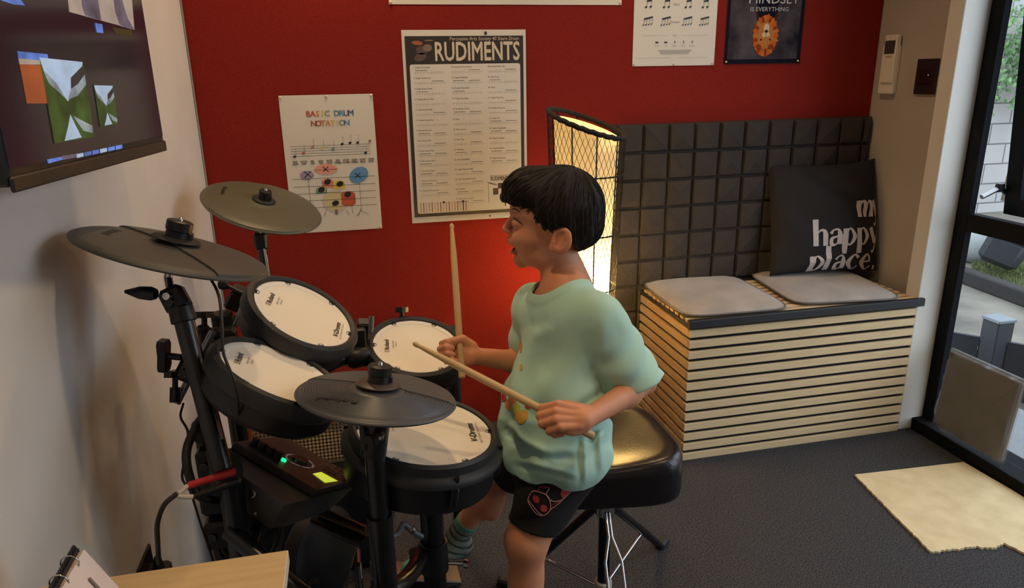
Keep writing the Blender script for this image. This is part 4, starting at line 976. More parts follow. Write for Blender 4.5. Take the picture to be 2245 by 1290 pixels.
q = MB(); q.lathe([(.0001, .004), (.006, .003), (.007, 0)], at(906, 1162, 1.395), frame_z(-EF), 12); q.build('bracket_bolt', M_metal, rk, 50)
# near post of the hi-hat cymbal
hp = at(818, 960, 1.18)
part_tube('hi_hat_post', [V(hp[0], hp[1], hp[2]-.01), V(hp[0], hp[1], .012)], .0165)
part_tube('hi_hat_sleeve', [V(hp[0], hp[1], .64), V(hp[0], hp[1], .44)], .0215)
HHc = V(*HH[0]); HHn = nrm(HH[1])
part_tube('cymbal_rod', [HHc-HHn*.018, HHc-HHn*.045, hp+V(0, 0, .03)], .0062, M_metal, 12)
q = MB(); sp = [HHc-HHn*(.022+.022*k/60)+frame_z(HHn)@V(.0095*cos(k*.9), .0095*sin(k*.9), 0) for k in range(61)]; q.tube(sp, .0012, 5); q.build('spring', M_metal, rk, 60)
clampblock(hp+V(.0, 0, .006), (.042, .036, .050)); q = MB(); q.lathe([(.0001, .03), (.009, .028), (.011, .01), (.008, 0)], hp+V(.006, -.018, .012), frame_z(V(.2, -1, .25)), 14); q.build('clamp_bolt', M_bp, rk, 40)
q = MB(); q.lathe([(.0001, .004), (.004, .003), (.005, 0)], hp+V(.012, -.046, .022), frame_z(V(.2, -1, .25)), 12); q.build('bolt_cap', M_metal, rk, 40)
part_tube('hi_hat_tilter', [hp+V(.008, 0, .03), hp+V(-.002, 0, -.03)], .022, M_bp)
clampblock(V(hp[0], hp[1], .455), (.06, .055, .06)); wing(V(hp[0]+.03, hp[1]-.02, .455), V(1, -.4, 0), 1.1)
# capped short post
sp_ = at(945, 1112, 1.45)
o_ = part_tube('capped_post', [V(sp_[0], sp_[1], .012), V(sp_[0], sp_[1], sp_[2]-.004)], .0235)
q = MB(); q.lathe([(.0225, -.004), (.0232, 0), (.0001, .0006)], V(sp_[0], sp_[1], sp_[2]), seg=24); q.build('grey_cap', mat('grey_post_cap', (118, 116, 122), .5), o_, 40)
q = MB(); q.lathe([(.025, .035), (.029, .033), (.030, -.035), (.025, -.037)], V(sp_[0], sp_[1], sp_[2]-.115), seg=24); q.box(V(sp_[0]-.035, sp_[1]-.01, sp_[2]-.115), (.03, .03, .05), None, .004); q.build('clamp_collar', M_bp, rk, 40)
q = MB(); bq = V(sp_[0]+.030, sp_[1]-.012, sp_[2]-.130); q.tube([bq, bq+V(.035, -.02, .005)], .0055, 10); q.lathe([(.0001, .01), (.009, .009), (.010, 0), (.0001, -.001)], bq+V(.03, -.018, .004), frame_z(V(.85, -.5, .1)), 12); q.build('clamp_bolt', M_metal, rk, 40)

# ------------------------------------------------------------------ sound module
mA, mB_, mC = onz(511, 968, .700), onz(690, 1074, .640), V(-.023, 1.323, .566)
mx_ = nrm(mB_-mA); mn = nrm(np.cross(mx_, mC-mB_)); mn = mn if mn[2] > 0 else -mn; my_ = np.cross(mn, mx_)       # x along, y away
Rm = np.stack([mx_, my_, mn], 1); Lm = np.linalg.norm(mB_-mA); Wm = (mC-mB_)@my_
def pl(px, py, off=0.0):
    d = ray(px, py); q_ = CAM+d*(((mA+mn*off-CAM)@mn)/(d@mn)); return Rm.T@(q_-mA)
mc = mA+mx_*Lm/2
t = root('sound_module', mc, 'black drum sound module with lit yellow display and green light', 'sound module')
q = MB(); q.box(mA+Rm@V(Lm/2, Wm/2, -.008), (Lm, Wm, .016), Rm, .003); q.build('control_panel', mat('module_panel', (52, 46, 48), .42), t, 30)
e1, e2, e3, e4 = pl(452, 990, -.016), pl(623, 1107, -.016), pl(592, 1160, -.085), pl(462, 1068, -.085)
q = MB(); q.add([mA+Rm@V(*p_) for p_ in (e1, e2, (Lm+.004, Wm-.01, -.016), (e1[0], Wm-.01, -.016), e4, e3, (Lm-.02, Wm-.02, -.08), (e4[0], Wm-.02, -.08), (Lm+.003, -.012, -.016), (Lm-.02, 0, -.083))],
      [(0, 1, 8, 2, 3), (4, 7, 6, 9, 5), (0, 4, 5, 1), (1, 5, 9, 8), (8, 9, 6, 2), (2, 6, 7, 3), (3, 7, 4, 0)])
q.build('case', mat('module_case', (66, 62, 58), .55), t, 10)
for k in range(4):
    q = MB(); pc_ = pl(556+17*k, 978+9.5*k); pk_ = mA+Rm@V(pc_[0], pc_[1], 0); q.lathe([(.0085, 0), (.0078, .016), (.0001, .0165)], pk_, Rm, 16)
    q.build('volume_knob', M_bp, t, 40)
rc = pl(657, 1012)[:2]; rx = .030
q = MB(); 
for k in range(7):
    q.ell(rc[0], rc[1], rx, rx, mA, Rm, .0006, n=8, r_in=.86, a0=k/7*2*pi+.05, a1=(k+1)/7*2*pi-.07)
q.build('dial_ring', mat('pale_dial_ring', (176, 166, 166), .5, emit=(190, 180, 180), estr=.10), t)
q = MB(); q.lathe([(.017, 0), (.016, .006), (.0001, .007)], mA+Rm@V(*rc, 0), Rm, 24); q.build('dial', mat('dial_black', (22, 20, 22), .3), t, 40)
q = MB(); q.lathe([(.0065, 0), (.005, .003), (.0001, .004)], mA+Rm@V(*pl(621, 1010)[:2], 0), Rm, 16); q.build('green_light', mat('green_lamp', (30, 200, 90), .4, emit=(20, 230, 110), estr=3.0), t, 60)
q = MB(); dq = [pl(*z_) for z_ in ((685, 1040), (704, 1036), (741, 1056), (712, 1060))]; q.add([mA+Rm@V(z_[0], z_[1], .0008) for z_ in dq], [(0, 1, 2, 3)]); q.build('display', mat('yellow_display', (170, 190, 60), .4, emit=(196, 208, 62), estr=.85), t)
for i in range(5):
    for j in range(3): q = MB(); rb0 = pl(712+11*i+6*j, 1029+6*i-5*j+2); q.box(mA+Rm@V(rb0[0], rb0[1], .001), (.008, .005, .003), Rm, .001); q.build('red_button', mat('dim_red_button', (78, 22, 24), .5), t)
q = MB()
for i in range(3): z_ = pl(662+14*i, 1044+6*i); q.ell(z_[0], z_[1], .004, .004, mA, Rm, .001, n=12)
q.text('Roland', .055, Wm-.020, .012, mA, Rm, .0008, 1); q.text('V-DRUMS', .175, Wm-.018, .009, mA, Rm, .0008, 1); q.rect(.02, .010, .12, .0105, mA, Rm, .0008, 1)
for k in range(4): q.rect(.10+.018*k, Wm*.80, .110+.018*k, Wm*.80+.002, mA, Rm, .0008, 1)
q.build('panel_marking', [M_bp, mat('faint_print', (112, 102, 104), .5)], t)
for k in range(3): q = MB(); pj_ = mA+Rm@((e1*(.75-.2*k)+e2*(.25+.2*k))*.7+(e4*(.75-.2*k)+e3*(.25+.2*k))*.3); q.lathe([(.007, 0), (.007, .004), (.004, .005)], pj_, frame_z(-my_), 12); q.build('jack_socket', M_steel, t, 40)
q = MB(); q.text('A', 0, 0, .010, mA+Rm@(e2*.12+e3*.62+e4*.26)-EF*.002, np.stack([mx_, mn, -my_], 1), 0.002); q.build('lettering', mat('white_mark', (190, 190, 190), .5), t)
q = MB(); q.box(mA+Rm@V(Lm*.4, Wm*.5, -.125), (.05, .05, .09), Rm, .005); q.tube([mA+Rm@V(Lm*.4, Wm*.5, -.15), V(BP[0]+.02, BP[1]+.03, .52)], .011, 10); q.build('mounting_bracket', M_bp, t, 30)

# plugs and cables
pr0, pr1 = at(411, 1066, 1.17), at(506, 1036, 1.21)
t = root('audio_cable', pr0, 'dark audio cable with red plug running from sound module to wall', 'cable')
q = MB(); d_ = nrm(pr1-pr0); q.lathe([(.0035, 0), (.0062, .004), (.0062, .045), (.0075, .048), (.0075, .074), (.003, .078)], pr0, frame_z(d_), 14); q.build('red_plug', mat('red_plug', (190, 44, 44), .45), t, 40)
pb0, pb1 = at(424, 1090, 1.16), at(520, 1056, 1.20); q = MB(); q.lathe([(.0035, 0), (.006, .004), (.006, .045), (.0072, .048), (.0072, .072), (.003, .076)], pb0, frame_z(pb1-pb0), 14); q.build('black_plug', M_bp, t, 40)
tg0 = at(388, 1083, 1.15); q = MB(); q.tube([pr0, at(398, 1077, 1.16), tg0], .0040, 8); q.tube([pb0, at(404, 1090, 1.155), tg0+V(0, 0, -.004)], .0040, 8); q.build('white_cable_tag', mat('white_tag', (206, 194, 178), .6), t, 60)
wl = onx(352, 1262, XL+.028)
q = MB(); q.tube(spline([tg0, at(360, 1108, 1.14), at(345, 1150, 1.15), at(346, 1195, 1.22), at(348, 1235, 1.30), wl+V(0, 0, .045)], 8), .0042, 8); q.build('lead', mat('dark_brown_cable', (40, 34, 30), .6), t, 60)
t = root('wall_plug', wl, 'black plug adapter on the left wall above the table', 'plug')
q = MB(); q.box(wl+V(-.004, 0, -.01), (.046, .05, .06), None, .006); q.tube([wl+V(.0, 0, .015), wl+V(.0, 0, .045)], [.012, .006], 10); q.build('plug_body', M_bp, t, 30)
q = MB(); q.box(V(XL+.003, wl[1], wl[2]-.01), (.006, .09, .12), None, .002); q.build('socket_plate', M_bp, t, 30)
def cable(name, label, pts, r, m=None, n=8):
    q = MB(); q.tube(spline(pts, n), r, 8); tag(q.build(name, m or mat('black_cable', (24, 20, 20), .5), None, 60), label, 'cable')
cable('trigger_cable', 'thin dark cable hanging from crash cymbal across the tom pad', [CRc-CRn*.02+V(.05, -.03, 0), at(458, 606, 1.16), at(480, 650, 1.12), at(487, 720, 1.10), at(490, 775, 1.10), at(513, 835, 1.10), at(522, 885, 1.12), at(524, 930, 1.16)], .0024)
cable('thin_cable', 'thin black cable dropping straight down in front of the wall', [at(402, 885, 1.30), at(396, 915, 1.28), at(412, 950, 1.26), at(404, 1010, 1.25), at(400, 1050, 1.22), at(418, 1080, 1.2), at(440, 1150, 1.24), at(468, 1235, 1.3), at(480, 1300, 1.36)], .0022, mat('dark_red_brown_cable', (44, 22, 20), .5))
cable('cable_bundle', 'thick black cable bundle bending out beside the module', [at(470, 880, 1.27), at(434, 930, 1.24), at(410, 985, 1.22), at(414, 1040, 1.21), at(440, 1090, 1.22), at(500, 1100, 1.28)], .0075)
q = MB(); cc = at(545, 1165, 1.42); Rc = frame_z(-EF+EU*.15+ER*.2, (1, 0, 0))
for k in range(6): 
    rr_ = .078+.004*rs.randn(); q.tube([cc+Rc@V(rr_*cos(a)*.8, (rr_+.01*sin(k))*sin(a)*1.1, .004*k-.012+.003*sin(3*a+k)) for a in np.linspace(0, 2*pi, 40, endpoint=False)], .0028, 6, closed=True)
tag(q.build('coiled_cable', mat('brown_black_cable', (44, 38, 30), .55), None, 60), 'loops of dark cable hanging coiled under the sound module', 'cable')

# kick pad tower with pedal
kx, ky = -.13, 1.47
t = root('kick_pad', (kx, ky, 0), 'black kick drum pad tower standing in the shadow behind the rack', 'drum pad')
Rk = frame_z(V(.80, -.55, .12), (0, 1, 0)); kc = V(kx, ky, .30)
q = MB(); q.lathe([(.0001, .022), (.095, .020), (.110, .012), (.112, -.02), (.10, -.035), (.0001, -.035)], kc, Rk, 40); q.build('pad_head', M_bp, t, 40)
q = MB(); q.tube([kc-V(.02, .09, 0), V(kx-.02, ky-.11, .015)], .012, 10); q.tube([kc-V(.02, -.09, 0), V(kx-.02, ky+.11, .015)], .012, 10); q.box(V(kx+.04, ky, .012), (.20, .26, .02), None, .004); q.build('stand', M_bmet, t, 40)
t = root('dark_filler_box', (-.16, 1.93, 0), 'added black cabinet on the carpet under the perforated basket', 'filler')  # added plain black box, there to darken the space below the basket
q = MB(); q.box((-.16, 1.93, .165), (.36, .28, .33), None, .01); q.build('cube', M_bpm, t, 30)
q = MB(); q.box((-.16, 1.787, .165), (.32, .006, .29), None, .002); q.build('cube_front', M_felt, t, 30)
t = root('kick_pedal', (.06, 1.66, 0), 'dark metal kick pedal under the right foot of the boy', 'pedal')
q = MB(); q.box((.05, 1.68, .012), (.30, .085, .014), None, .003); q.build('base_plate', M_dgrey, t, 30)
Rp = np.array(Matrix.Rotation(radians(-9), 3, 'Y')).astype(float)
q = MB(); q.box((.09, 1.68, .045), (.25, .08, .010), np.array(Matrix.Rotation(radians(14), 3, 'Y')), .003); q.build('footboard', M_steel, t, 30)
q = MB(); q.tube([V(-.06, 1.60, .16), V(-.06, 1.76, .16)], .007, 8); q.tube([V(-.06, 1.61, .16), V(-.06, 1.61, .015)], .008, 8); q.tube([V(-.06, 1.75, .16), V(-.06, 1.75, .015)], .008, 8); q.build('pedal_frame', M_metal, t, 40)
q = MB(); q.tube([V(-.06, 1.68, .16), V(-.13, 1.67, .29)], .005, 8); q.lathe([(.0001, -.02), (.02, -.018), (.022, .018), (.0001, .02)], V(-.13, 1.67, .29), frame_z(V(.9, 0, .4)), 16); q.build('beater', mat('felt_beater', (120, 110, 100), .9), t, 40)
t = root('hi_hat_pedal', (-.02, 1.25, 0), 'dark metal hi-hat control pedal under the module', 'pedal')
q = MB(); q.box((-.02, 1.30, .012), (.30, .09, .016), None, .003); q.build('base_plate', M_dgrey, t, 30)
q = MB(); q.box((.02, 1.30, .060), (.27, .085, .012), np.array(Matrix.Rotation(radians(16), 3, 'Y')), .003); q.build('footboard', M_steel, t, 30)
q = MB(); q.tube([V(-.13, 1.27, .10), V(-.13, 1.33, .10)], .008, 8); q.tube([V(-.13, 1.30, .02), V(-.13, 1.30, .10)], .006, 8); q.build('hinge', M_metal, t, 40)
# perforated metal basket standing behind the module
t = root('perforated_basket', (-.19, 1.93, 0), 'cream perforated metal basket between tom pads and red wall', 'basket')
bcx, bcy, bw, bd_, bh = -.16, 1.93, .30, .20, .50
bb0 = .335
q = MB()
for yy in (bcy-bd_/2, bcy+bd_/2):
    for i in range(31): x_ = bcx-bw/2+bw*i/30; q.box((x_, yy, (bh+bb0)/2), (.0045, .002, bh-bb0)) 
    for j in range(17): z_ = bb0+(bh-bb0)*j/16; q.box((bcx, yy, z_), (bw, .002, .0045))
for xx in (bcx-bw/2, bcx+bw/2):
    for i in range(21): y_ = bcy-bd_/2+bd_*i/20; q.box((xx, y_, (bh+bb0)/2), (.002, .0045, bh-bb0))
    for j in range(17): z_ = bb0+(bh-bb0)*j/16; q.box((xx, bcy, z_), (.002, bd_, .0045))
q.build('perforated_side', mat('cream_metal', (140, 122, 94), .6), t)
q = MB(); q.box((bcx, bcy, bb0+.004), (bw, bd_, .008), None, .002); q.tube([V(bcx-bw/2, bcy-bd_/2, bh), V(bcx+bw/2, bcy-bd_/2, bh), V(bcx+bw/2, bcy+bd_/2, bh), V(bcx-bw/2, bcy+bd_/2, bh)], .006, 8, closed=True); q.build('basket_frame', mat('cream_metal', (140, 122, 94), .6), t, 30)

# ------------------------------------------------------------------ drum throne
SX, SY, SZ = .545, 1.475, .500
t = root('drum_throne', (SX, SY, 0), 'black padded drum throne on a chrome tripod under the boy', 'stool')
n = 40; vs = []; sw, sd_ = .175, .170
def seatrim(a):
    # rounded trapezoid, wide at the back (+X), narrow nose at the front (-X)
    ca, sa = cos(a), sin(a); p_ = 4.0; rr_ = (abs(ca)**p_+abs(sa)**p_)**(-1/p_); x, y = rr_*ca, rr_*sa
    return x*sw, y*sd_*(.84+.16*x)
prof = [(0, .0), (.30, .001), (.55, .005), (.75, .011), (.88, .013), (.95, .008), (.99, -.004), (1.0, -.018), (1.0, -.070), (.985, -.085), (.95, -.092), (.0, -.092)]
seg = 72; 
for (s_, z) in prof:
    for k in range(seg):
        x, y = seatrim(k/seg*2*pi); dip = -.010*math.exp(-((s_*x/sw+.1)**2*4+(s_*y/sd_)**2*3)) if s_ < .9 and z > -.05 else 0
        vs.append((SX+x*s_, SY+y*s_, SZ-.012+z+dip+.018*max(0, x/sw)*s_*(1 if z > -.01 else 0)))
fs = [(i*seg+k, (i+1)*seg+k, (i+1)*seg+(k+1) % seg, i*seg+(k+1) % seg) for i in range(len(prof)-1) for k in range(seg)]
q = MB(); q.add(vs[:], fs); q.build('seat', mat('black_vinyl', (26, 23, 23), .28, bump=.12, bscale=180, spec=.6), t, 50)
q = MB(); q.tube([V(SX+.01, SY-.02, .40), V(SX+.01, SY-.02, .355)], .026, 20); q.build('seat_boss', M_bp, t, 40)
q = MB(); q.tube([V(SX+.01, SY-.02, .37), V(SX+.01, SY-.02, .05)], .0155, 18); q.build('centre_tube', mat('dark_chrome', (70, 72, 76), .2, metal=1.0), t, 40)
hub = V(SX+.01, SY-.02, 0)
q = MB(); q.lathe([(.016, .05), (.024, .048), (.024, 0), (.016, -.002)], hub+V(0, 0, .305), seg=20); q.tube([hub+V(.02, -.01, .34), hub+V(.07, -.03, .345)], .004, 8); q.tube([hub+V(-.02, 0, .35), hub+V(-.045, -.01, .36)], .006, 8); q.build('collar', M_metal, t, 40)
q = MB(); q.lathe([(.016, .02), (.022, .018), (.022, -.018), (.016, -.02)], hub+V(0, 0, .085), seg=20); q.build('lower_collar', mat('white_nylon', (206, 190, 170), .5), t, 40)
feet = [V(.822, 1.675, .012), V(.33, 1.62, .012), V(.52, 1.17, .012)]
for k, ft in enumerate(feet):
    d = nrm(ft-hub); sd2 = nrm(np.cross(d, V(0, 0, 1)))*.010; top = hub+V(d[0], d[1], 0)*.022+V(0, 0, .32)
    if k == 2:
        q = MB()
        for s_ in (-1, 1):
            q.tube([top+sd2*s_*.4, top+(ft-top)*.14+sd2*s_*.4, top+(ft-top)*.28+sd2*s_*2.0, ft-V(d[0], d[1], 0)*.02+sd2*s_*2.1], .0042, 8)
        lg = q.build('leg', M_metal, t, 50)
    else:
        q = MB(); 
        q.tube([top, ft-V(d[0], d[1], 0)*.02+V(0, 0, .006)], .011, 10); lg = q.build('leg', M_bmet, t, 50)
    q = MB(); q.box(ft+V(0, 0, 0), (.045, .03, .024), np.stack([V(d[0], d[1], 0), nrm(sd2), V(0, 0, 1)], 1), .006); q.build('rubber_foot', M_rub, lg, 40)
    q = MB(); mid = top+(ft-top)*.62
    q.tube([hub+V(d[0], d[1], 0)*.02+V(0, 0, .085), mid], .0042, 8); q.build('brace', M_metal, t, 50)

# ------------------------------------------------------------------ table and ring binder, lower left
TZ = .72; fy = .910; txr = onz(628, 1235, TZ)[0]
t = root('side_table', ((XL+txr)/2, .66, 0), 'pale birch table top in the lower left corner', 'table')
q = MB(); q.box(((XL+.006+txr)/2, fy-.25, TZ-.010), (txr-XL-.006, .50, .020), None, .001); q.build('table_top', mat('birch_ply', (204, 172, 122), .45, rgb2=(216, 186, 138), nscale=6, stretch=(1, 14, 1)), t, 30)
q = MB(); q.box((txr-.0004, fy-.25, TZ-.010), (.0016, .498, .019)); q.build('edge_band', mat('pale_edge_band', (226, 214, 190), .5), t)
for x_, y_ in ((XL+.04, fy-.04), (txr-.03, fy-.04), (XL+.04, fy-.46), (txr-.03, fy-.46)): part_tube('leg', [V(x_, y_, 0), V(x_, y_, TZ-.02)], .012, M_steel, 12, t)
S0 = ony(168, 1203, .87); T0 = S0+nrm(ony(262, 1300, .87)-S0)*.0; dpg = nrm(ony(262, 1305, .87)-S0)
dl = (TZ+.004-S0[2])/dpg[2]; Lp = dl
t = root('ring_binder', (S0[0], .76, TZ), 'open ring-bound flip book propped up on the birch table', 'binder')
Yn = V(0, -1, 0); Npg = nrm(np.cross(Yn, dpg)); Npg = Npg if Npg[2] > 0 else -Npg
Rg = np.stack([Yn, dpg, -np.cross(Yn, dpg) if np.cross(Yn, dpg)[2] < 0 else np.cross(Yn, dpg)], 1)
def page(q, y0_, x0_, w_, l_, off, mi=0):
    a = [S0+Yn*(y0_)+dpg*x0_+Npg*off, S0+Yn*(y0_+w_)+dpg*x0_+Npg*off, S0+Yn*(y0_+w_)+dpg*(x0_+l_)+Npg*off, S0+Yn*y0_+dpg*(x0_+l_)+Npg*off]
    b_ = [p_-Npg*.0015 for p_ in a]; q.add(a+b_, [(0, 1, 2, 3), (7, 6, 5, 4), (0, 4, 5, 1), (1, 5, 6, 2), (2, 6, 7, 3), (3, 7, 4, 0)], mi)
q = MB()
for k in range(4): page(q, 0, .006, .30, Lp-.01, .0+.002*k)
q.build('page', mat('white_page', (226, 212, 208), .6), t)
q = MB(); page(q, .045, .004, .10, .035, .0085); q.build('index_tab', mat('white_page', (226, 212, 208), .6), t)
q = MB(); page(q, .030, .03, .004, Lp*.6, .0086); q.build('pen_line', M_inkg, t)
bk_ = V(-.35, 0, -.94); q = MB(); q.add([S0, S0+Yn*.3, S0+Yn*.3+nrm(bk_)*abs((S0[2]-TZ)/.94), S0+nrm(bk_)*abs((S0[2]-TZ)/.94)]+[S0+V(.003, 0, 0), S0+Yn*.3+V(.003, 0, 0), S0+Yn*.3+nrm(bk_)*abs((S0[2]-TZ)/.94)+V(.003, 0, 0), S0+nrm(bk_)*abs((S0[2]-TZ)/.94)+V(.003, 0, 0)], [(0, 1, 2, 3), (7, 6, 5, 4), (0, 4, 5, 1), (1, 5, 6, 2), (2, 6, 7, 3), (3, 7, 4, 0)])
q.box(S0+Yn*.15+dpg*.004-Npg*.004, (.016, .31, .003), np.stack([dpg, V(0, 1, 0), Npg], 1)); q.build('cover', mat('dark_cover', (34, 32, 40), .5), t)
for k in range(6):
    cr_ = S0+Yn*(.028+.036*k); q = MB(); q.tube([cr_+dpg*(.011*cos(a)+.002)+Npg*(.010*sin(a)) for a in np.linspace(0, 2*pi, 24, endpoint=False)], .0010, 6, closed=True); q.build('ring', M_metal, t, 60)

# ------------------------------------------------------------------ ride stand
rc0 = V(*RD[0]); rn0 = nrm(RD[1])
t = root('ride_stand', (rc0[0]-.03, rc0[1]+.03, 0), 'straight black cymbal stand under the farthest cymbal', 'cymbal stand')
q = MB(); q.tube([rc0-rn0*.018, at(573, 520, 2.05)], .0062, 10); q.build('cymbal_rod', M_metal, t, 50)
b0 = at(572, 528, 2.06); b1 = at(590, 640, 2.10)
q = MB(); q.box(b0, (.036, .034, .05), None, .006); q.build('clamp', M_bp, t, 30)
q = MB(); q.tube([b0, b1, V(b1[0]+.005, b1[1]+.005, .02)], .0135, 14); q.build('pole', M_bmet, t, 50)
q = MB(); q.tube([at(579, 545, 2.03), at(596, 640, 2.08)], .003, 6); q.build('edge_strip', M_metal, t, 50)
q = MB(); q.lathe([(.0001, .02), (.05, .018), (.06, 0)], V(b1[0]+.005, b1[1]+.005, 0), seg=24); q.build('base', M_bp, t, 40)

# ------------------------------------------------------------------ signed-distance modelling for the boy
def sd_cap(P, a, b_, ra, rb):
    ab = b_-a; t_ = np.clip(((P-a)@ab)/(ab@ab), 0, 1); return np.linalg.norm(P-(a+t_[:, None]*ab), axis=1)-(ra+t_*(rb-ra))
def sd_ell(P, c, r, R=None):
    q_ = P-c
    if R is not None: q_ = q_@R
    r = np.asarray(r, float); k0 = np.linalg.norm(q_/r, axis=1); k1 = np.linalg.norm(q_/(r*r), axis=1)
    return k0*(k0-1)/np.maximum(k1, 1e-9)
def smin(a, b_, k):
    h = np.clip(.5+.5*(b_-a)/k, 0, 1); return b_*(1-h)+a*h-k*h*(1-h)
def smax(a, b_, k): return -smin(-a, -b_, k)

def surface_nets(fn, lo, hi, h, margin=1.6):
    B = 8; lo = np.array(lo, float); nb = np.ceil((np.array(hi)-lo)/(h*B)).astype(int)
    g = np.stack(np.meshgrid(*[np.arange(k) for k in nb], indexing='ij'), -1).reshape(-1, 3)
    cen = lo+(g+.5)*h*B; d = np.concatenate([fn(c_) for c_ in np.array_split(cen, max(1, len(cen)//200000+1))])
    g = g[np.abs(d) < h*B*.87*margin]
    off = np.stack(np.meshgrid(*[np.arange(B+1)]*3, indexing='ij'), -1).reshape(-1, 3)
    VK = []; VP = []; Q = []
    NX = nb*B+2
    key = lambda c_: (c_[..., 0]*NX[1]+c_[..., 1])*NX[2]+c_[..., 2]
    for ch in np.array_split(g, max(1, len(g)//400+1)):
        if len(ch) == 0: continue
        C_ = (ch[:, None, :]*B+off[None]); pts = lo+C_.reshape(-1, 3)*h
        D = fn(pts).reshape(len(ch), B+1, B+1, B+1)
        S = D < 0
        # cells
        cs = [(i, j, k) for i in (0, 1) for j in (0, 1) for k in (0, 1)]
        sub = lambda A_, i, j, k: A_[:, i:i+B, j:j+B, k:k+B]
        cnt = sum(sub(S, *c_).astype(np.int8) for c_ in cs); act = (cnt > 0) & (cnt < 8)
        num = np.zeros(act.shape+(3,)); den = np.zeros(act.shape)
        for a in range(3):
            for u in (0, 1):
                for w in (0, 1):
                    c0_ = [0, 0, 0]; o_ = [x for x in range(3) if x != a]; c0_[o_[0]] = u; c0_[o_[1]] = w; c1_ = list(c0_); c1_[a] = 1
                    d0, d1 = sub(D, *c0_), sub(D, *c1_); cr = (d0 < 0) != (d1 < 0)
                    t_ = np.where(cr, d0/np.where(cr, d0-d1, 1), 0); den += cr
                    for x in range(3): num[..., x] += np.where(cr, c0_[x]+(t_ if x == a else 0), 0)
        bi, i, j, k = np.nonzero(act); loc = num[bi, i, j, k]/den[bi, i, j, k][:, None]
        cell = ch[bi]*B+np.stack([i, j, k], 1); VK.append(key(cell)); VP.append(lo+(cell+loc)*h)
        for a in range(3):
            d0 = S[:, :B, :B, :B]; sl = [slice(0, B)]*3; sl[a] = slice(1, B+1); d1 = S[:, sl[0], sl[1], sl[2]]
            bi, i, j, k = np.nonzero(d0 != d1); cell = ch[bi]*B+np.stack([i, j, k], 1)
            fl = d0[bi, i, j, k]; o_ = [(a+1) % 3, (a+2) % 3]; e1 = np.eye(3, dtype=int)[o_[0]]; e2 = np.eye(3, dtype=int)[o_[1]]
            qd = np.stack([key(cell-e1-e2), key(cell-e2), key(cell), key(cell-e1)], 1); qd[~fl] = qd[~fl][:, ::-1]; Q.append(qd)
    VK = np.concatenate(VK); VP = np.concatenate(VP); Q = np.concatenate(Q); od = np.argsort(VK); VK = VK[od]; VP = VP[od]
    ix = np.searchsorted(VK, Q); ix = np.clip(ix, 0, len(VK)-1); ok = (VK[ix] == Q).all(1)
    return VP, ix[ok]
def relax(Vv, F_, it=2, lam=.5):
    e = np.concatenate([F_[:, [0, 1]], F_[:, [1, 2]], F_[:, [2, 3]], F_[:, [3, 0]]]); e = np.concatenate([e, e[:, ::-1]])
    deg = np.bincount(e[:, 0], minlength=len(Vv))[:, None]
    for _ in range(it):
        acc = np.stack([np.bincount(e[:, 0], weights=Vv[e[:, 1], x], minlength=len(Vv)) for x in range(3)], 1); Vv = Vv+(acc/np.maximum(deg, 1)-Vv)*lam
    return Vv
def np_mesh(name, Vv, F_, mats, parent, mi=None):
    L = np.array([float(x) for x in parent.location]); me = bpy.data.meshes.new(name)
    me.vertices.add(len(Vv)); me.vertices.foreach_set('co', (Vv-L).astype(np.float32).ravel())
    me.loops.add(len(F_)*4); me.loops.foreach_set('vertex_index', F_.astype(np.int32).ravel())
    me.polygons.add(len(F_)); me.polygons.foreach_set('loop_start', np.arange(0, len(F_)*4, 4, dtype=np.int32))
    try: me.polygons.foreach_set('loop_total', np.full(len(F_), 4, dtype=np.int32))
    except Exception: pass
    for m in (mats if isinstance(mats, list) else [mats]): me.materials.append(m)
    if mi is not None: me.polygons.foreach_set('material_index', mi.astype(np.int32))
    me.polygons.foreach_set('use_smooth', np.ones(len(F_), dtype=bool)); me.update(calc_edges=True); me.validate()
    o = bpy.data.objects.new(name, me); COL.objects.link(o); o.parent = parent; return o

K = 1.04
def bp(px, py, d): return at(px, py, d*K)
# joints
LS, RS, NB = bp(1312, 700, 1.38), bp(1170, 668, 1.53), bp(1240, 640, 1.46)
LE, LW = bp(1412, 838, 1.455), bp(1326, 912, 1.31)
RE, RW = bp(1178, 800, 1.60), bp(1056, 784, 1.50)
LH, RH_ = bp(1238, 1000, 1.47), bp(1185, 1000, 1.56)
LK, RK = bp(1157, 1182, 1.45), bp(1108, 1030, 1.67)
LA = V(LK[0]-.035, LK[1]-.01, .085); RA = bp(1000, 1178, 1.80)
PEL, WST, CHS = bp(1213, 1000, 1.52), bp(1222, 880, 1.48), bp(1240, 745, 1.46)
sdv = LS-RS; sdv[2] = 0; sdv = nrm(sdv); cnv = nrm(np.cross(sdv, V(0, 0, 1)));  cnv = cnv if cnv@(-ER) > 0 else -cnv
RT = np.stack([sdv, cnv, V(0, 0, 1)], 1)
# head frame
HC = bp(1215, 480, 1.45); hv = HC-CAM; hv[2] = 0; hv = nrm(hv)
hy = -hv; hx = nrm(np.cross(hy, V(0, 0, 1))); hx = hx if hx@(-ER) > 0 else -hx
RHd = np.stack([hx, hy, V(0, 0, 1)], 1); HSC = .001*K
def hl(x, y, z): return HC+RHd@(V(x, y, z)*HSC)

